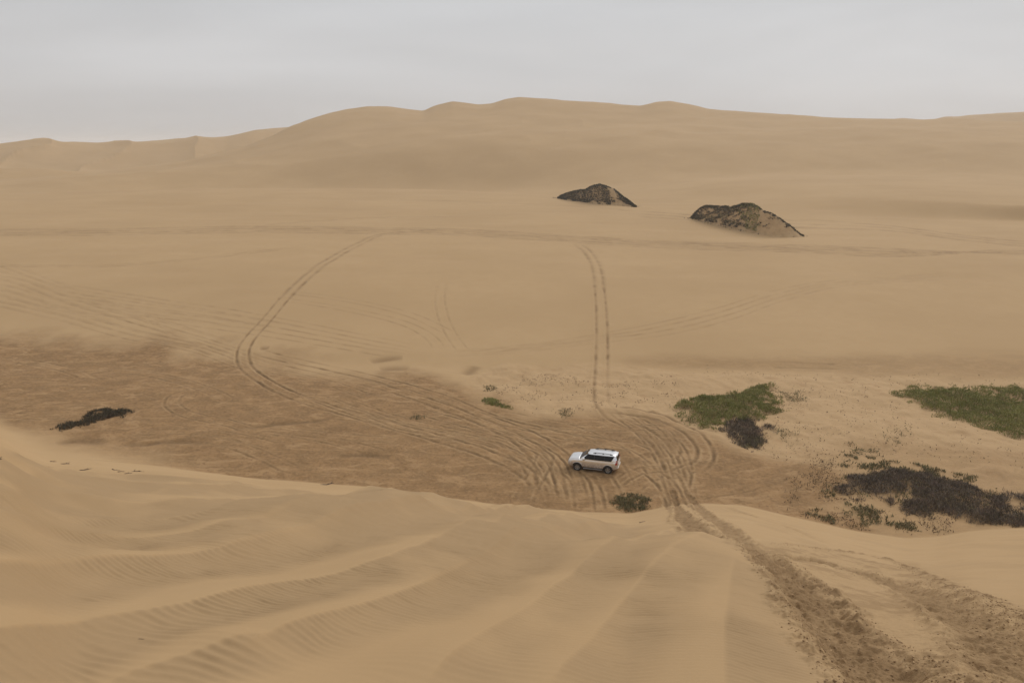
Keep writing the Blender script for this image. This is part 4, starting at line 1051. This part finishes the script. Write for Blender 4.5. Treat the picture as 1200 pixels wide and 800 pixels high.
for sy in (1, -1):
    # side glass, with black pillars between
    def wgrid(xb0, xb1, xt0, xt1, zb, zt, m=8, k=5, out=.008):
        g = []
        for i in np.linspace(0, 1, m):
            row = []
            for h in np.linspace(0, 1, k):
                x = (xb0 + (xb1 - xb0) * i) * (1 - h) + (xt0 + (xt1 - xt0) * i) * h; z = zb + (zt - zb) * h
                row.append((x, sy * (cab_side(x, z) + out), z))
            g.append(row)
        return g
    slab('pillar_trim', wgrid(.93, -1.66, .48, -1.93, 1.205, 1.64, 14), (0, -sy * .006, 0), C_BLACK)
    slab('side_window', wgrid(.84, -.11, .47, -.11, 1.23, 1.625, out=.013), (0, -sy * .008, 0), C_GLASS)
    slab('side_window', wgrid(-.15, -1.02, -.15, -1.02, 1.23, 1.625, out=.013), (0, -sy * .008, 0), C_GLASS)
    slab('side_window', wgrid(-1.06, -1.62, -1.06, -1.86, 1.23, 1.625, out=.013), (0, -sy * .008, 0), C_GLASS)
    # doors
    for (x0, x1, cutx) in ((.92, -.115, 0), (-.135, -.98, .16)):
        g = [[(x - (cutx * max(0, (.80 - z) / .3) * -1 if i > 5 else 0), sy * (float(ylow(x, z)) + .007), z) for z in np.linspace(.50, 1.155, 8)] for i, x in enumerate(np.linspace(x0, x1, 9))]
        d = slab('door', g, (0, -sy * .03, 0), C_PAINT)
        hx = x1 + .14
        box('handle', (hx, sy * (float(ylow(hx, 1.04)) + .030), 1.04), (.17, .03, .028), C_PAINT, d, bev=.008)
    box('side_moulding', (.0, sy * .957, .60), (1.7, .028, .055), C_PAINT, bev=.01)
    box('running_board', (-.02, sy * .955, .385), (1.72, .17, .05), C_GREY, bev=.015)
    box('sill', (-.02, sy * .87, .425), (1.8, .12, .09), C_BLACK, bev=.01)
    # wing mirror
    mr = box('wing_mirror', (.80, sy * 1.05, 1.245), (.14, .22, .17), C_PAINT, rot=Matrix.Rotation(sy * -.15, 4, 'Z'), bev=.04)
    box('mirror_arm', (.82, sy * .925, 1.19), (.07, .10, .04), C_BLACK, mr, bev=.01)
    # roof rail
    rl = pipe('roof_rail', [(.0, sy * .575, 1.735), (-.16, sy * .585, 1.795), (-.6, sy * .595, 1.812), (-1.2, sy * .595, 1.812), (-1.6, sy * .585, 1.79), (-1.74, sy * .57, 1.72)], .030, C_BLACK)
    for fx in (-.2, -.9, -1.56): box('rail_foot', (fx, sy * .590, 1.76), (.12, .045, .08), C_BLACK, rl, bev=.006)
    # lamps
    hl = slab('headlight', [[(x, sy * (float(ylow(x, z)) + .010), z) for z in np.linspace(.80, .80 + dz_, 4)] for x, dz_ in zip(np.linspace(1.92, 2.27, 8), np.linspace(.16, .10, 8))], (-.01, -sy * .03, 0), C_CLEAR)
    slab('tail_light', [[(x, sy * (float(ylow(x, z)) + .010), z) for z in np.linspace(.94, 1.14, 5)] for x in np.linspace(-2.04, -2.225, 6)], (.012, -sy * .03, 0), C_RED)
    box('tail_light', (-2.165, sy * .815, 1.25), (.07, .11, .20), C_RED, rot=Matrix.Rotation(.45, 4, 'Y'), bev=.015)
    box('fog_light', (2.265, sy * .60, .60), (.06, .15, .09), C_CLEAR, bev=.02)
    box('rear_reflector', (-2.21, sy * .80, .66), (.05, .12, .06), C_CLEAR, bev=.012)
    # flared arches
    for sx in (AX, -AX):
        pipe('arch_flare', [(sx + .485 * math.cos(t), sy * (float(ylow(sx + .485 * math.cos(t), .42 + .485 * math.sin(t))) + .004), .40 + .485 * math.sin(t)) for t in np.linspace(.05, PI - .05, 15)], .030, C_PAINT)
    # wheels
    for sx in (AX, -AX):
        cy = sy * .80
        def lathe(name, prof, mat, parent, seg=40):
            bm = bmesh.new(); R_ = [[bm.verts.new((sx + r_ * math.cos(2 * PI * t / seg), cy + sy * o_, WR + r_ * math.sin(2 * PI * t / seg))) for t in range(seg)] for o_, r_ in prof]
            for a, c in zip(R_[:-1], R_[1:]):
                for t in range(seg): bm.faces.new((a[t], a[(t + 1) % seg], c[(t + 1) % seg], c[t]))
            bm.faces.new(R_[0]); bm.faces.new(R_[-1])
            return finish(bm_obj(name, bm, mat, parent), 35)
        wh = lathe('wheel', [(-.10, .20), (.02, .20), (.02, .10), (.03, .09)], C_BLACK, CAR)
        lathe('tyre', [(-.125, .22), (-.13, .28), (-.125, .35), (-.10, .382), (0, WR), (.10, .382), (.125, .35), (.130, .28), (.120, .228), (.07, .22)], C_TYRE, wh)
        bm = bmesh.new(); seg = 40
        R_ = [[bm.verts.new((sx + r_ * math.cos(2 * PI * t / seg), cy + sy * o_, WR + r_ * math.sin(2 * PI * t / seg))) for t in range(seg)] for o_, r_ in [(.055, .190), (.10, .200), (.112, .216), (.106, .226), (.04, .222), (.04, .195)]]
        for a, c in zip(R_, R_[1:] + R_[:1]):
            for t in range(seg): bm.faces.new((a[t], a[(t + 1) % seg], c[(t + 1) % seg], c[t]))
        for k in range(6):
            t = 2 * PI * k / 6 + .3
            bmesh.ops.create_cube(bm, size=1, matrix=Matrix.Translation((sx + .12 * math.cos(t), cy + sy * .085, WR + .12 * math.sin(t))) @ Matrix.Rotation(-t, 4, 'Y') @ Matrix.Diagonal((.17, .035, .075, 1)))
        bmesh.ops.create_cone(bm, cap_ends=True, segments=18, radius1=.065, radius2=.055, depth=.05, matrix=Matrix.Translation((sx, cy + sy * .09, WR)) @ Matrix.Rotation(sy * -PI / 2, 4, 'X'))
        finish(bm_obj('rim', bm, C_RIM, wh), 35)

def quad(a, b_, c, d, m=7, k=5, bulge=None):
    a, b_, c, d = map(Vector, (a, b_, c, d))
    return [[(a.lerp(b_, i)).lerp(d.lerp(c, i), j) for j in np.linspace(0, 1, k)] for i in np.linspace(0, 1, m)]
slab('windscreen', quad((1.185, -.73, 1.215), (1.185, .73, 1.215), (.51, .565, 1.645), (.51, -.565, 1.645)), (-.014, 0, -.012), C_GLASS)
slab('windscreen_surround', quad((1.227, -.785, 1.19), (1.227, .785, 1.19), (.472, .59, 1.668), (.472, -.59, 1.668), 7, 5), (-.006, 0, -.006), C_BLACK)
slab('rear_window', quad((-2.208, .72, 1.25), (-2.208, -.72, 1.25), (-2.062, -.56, 1.635), (-2.062, .56, 1.635)), (.02, 0, -.01), C_GLASS)
slab('hood', [[(x, y * float(W(x)) * .86, float(ZT(x)) + .024 + .012 * (1 - y * y)) for y in np.linspace(-1, 1, 9)] for x in np.linspace(1.27, 2.10, 10)], (0, 0, -.04), C_PAINT)
box('spoiler', (-2.03, 0, 1.672), (.20, 1.02, .03), C_PAINT, bev=.014)
slab('grille', quad((2.318, -.40, .70), (2.318, .40, .70), (2.314, .42, .88), (2.314, -.42, .88)), (-.03, 0, 0), C_BLACK)
slab('front_bumper_intake', quad((2.319, -.42, .56), (2.319, .42, .56), (2.319, .42, .65), (2.319, -.42, .65)), (-.03, 0, 0), C_BLACK)
slab('tailgate', quad((-2.252, .62, .66), (-2.252, -.62, .66), (-2.252, -.62, 1.02), (-2.252, .62, 1.02)), (.03, 0, 0), C_PAINT)
box('rear_bumper', (-2.24, 0, .575), (.12, 1.50, .14), C_PAINT, bev=.03)
box('number_plate', (-2.265, 0, .80), (.012, .50, .11), C_PLATE, bev=.003)
box('number_plate', (2.335, 0, .60), (.012, .48, .10), C_PLATE, bev=.003)
box('underbody', (0, 0, .40), (3.6, 1.2, .14), C_WELL, bev=.03)

# ------------------------------------------------------------------ overcast daylight
SUN_EL = math.radians(37); SUN_AZ = math.radians(36)      # azimuth measured clockwise from straight ahead
w = bpy.data.worlds.new('World'); S.world = w; w.use_nodes = True
nt = w.node_tree; bg = nt.nodes['Background']
sky = node(nt, 'ShaderNodeTexSky', sky_type='NISHITA', sun_disc=False)
sky.sun_elevation = SUN_EL; sky.sun_rotation = SUN_AZ; sky.air_density = 1.0; sky.dust_density = 3.0; sky.altitude = 50
tc = node(nt, 'ShaderNodeTexCoord'); sep = node(nt, 'ShaderNodeSeparateXYZ'); nt.links.new(tc.outputs['Generated'], sep.inputs[0])
ramp = node(nt, 'ShaderNodeValToRGB'); nt.links.new(sep.outputs['Z'], ramp.inputs[0])
cr = ramp.color_ramp; cr.interpolation = 'EASE'
stops = [(0.0, (.545, .527, .518)), (.035, (.58, .564, .556)), (.10, (.605, .601, .604)), (.165, (.588, .594, .606)), (.40, (.62, .63, .65)), (1.0, (.82, .82, .83))]
cr.elements[0].position = 0; cr.elements[0].color = (*stops[0][1], 1); cr.elements[1].position = 1; cr.elements[1].color = (*stops[-1][1], 1)
for p_, c_ in stops[1:-1]:
    e = cr.elements.new(p_); e.color = (*c_, 1)
mp = node(nt, 'ShaderNodeMapping'); mp.inputs['Scale'].default_value = (1.0, 1.0, 5.0); nt.links.new(tc.outputs['Generated'], mp.inputs[0])
nz = noise(nt, mp.outputs[0], 2.0, 5, .5, .4)
cl = node(nt, 'ShaderNodeMapRange'); nt.links.new(nz, cl.inputs[0])
for k_, v_ in zip(range(1, 5), (.28, .72, .89, 1.07)): cl.inputs[k_].default_value = v_
comb = node(nt, 'ShaderNodeVectorMath', operation='SCALE'); nt.links.new(ramp.outputs[0], comb.inputs[0])
nt.links.new(math_(nt, 'MULTIPLY', cl.outputs[0], 1 / .1), comb.inputs['Scale'])
hs = node(nt, 'ShaderNodeHueSaturation'); hs.inputs['Saturation'].default_value = .15; hs.inputs['Value'].default_value = 1.0
nt.links.new(sky.outputs[0], hs.inputs['Color'])
cov = mix(nt, .94, hs.outputs[0], comb.outputs[0])        # thick cloud over the clear sky
nt.links.new(cov, bg.inputs['Color']); bg.inputs['Strength'].default_value = .1

sd_ = bpy.data.lights.new('sun', 'SUN'); sd_.energy = 1.5; sd_.angle = math.radians(26); sd_.color = (1, .95, .88)
so = bpy.data.objects.new('sun', sd_); COL.objects.link(so)
d_ = Vector((math.sin(SUN_AZ) * math.cos(SUN_EL), math.cos(SUN_AZ) * math.cos(SUN_EL), math.sin(SUN_EL)))
so.rotation_euler = d_.to_track_quat('Z', 'Y').to_euler(); so.location = (40, 60, 120)

S.view_settings.view_transform = 'Standard'; S.view_settings.look = 'None'
S.view_settings.exposure = 0.0; S.view_settings.gamma = 1.0
S.cycles.max_bounces = 5; S.cycles.diffuse_bounces = 3; S.cycles.glossy_bounces = 3; S.cycles.transparent_max_bounces = 8

# the hazy coastal air
zmax = float(Z.max()) + 6.0
hz = bmesh.new(); bmesh.ops.create_cube(hz, size=1, matrix=Matrix.Translation((0, 0, (zmax - 60) / 2)) @ Matrix.Diagonal((2.1 * RR[-1], 2.1 * RR[-1], zmax + 60, 1)))
mh = bpy.data.materials.new('haze'); mh.use_nodes = True; nt = mh.node_tree; nt.nodes.clear()
out = node(nt, 'ShaderNodeOutputMaterial'); pv = node(nt, 'ShaderNodeVolumePrincipled')
pv.inputs['Color'].default_value = (.96, .97, .98, 1); pv.inputs['Density'].default_value = 2.2e-4; pv.inputs['Anisotropy'].default_value = .2
nt.links.new(pv.outputs[0], out.inputs['Volume'])
ho = bm_obj('haze', hz, mh); ho['kind'] = 'stuff'; ho['label'] = 'thin pale haze softening the far dunes'; ho['category'] = 'haze'
S.cycles.volume_bounces = 1
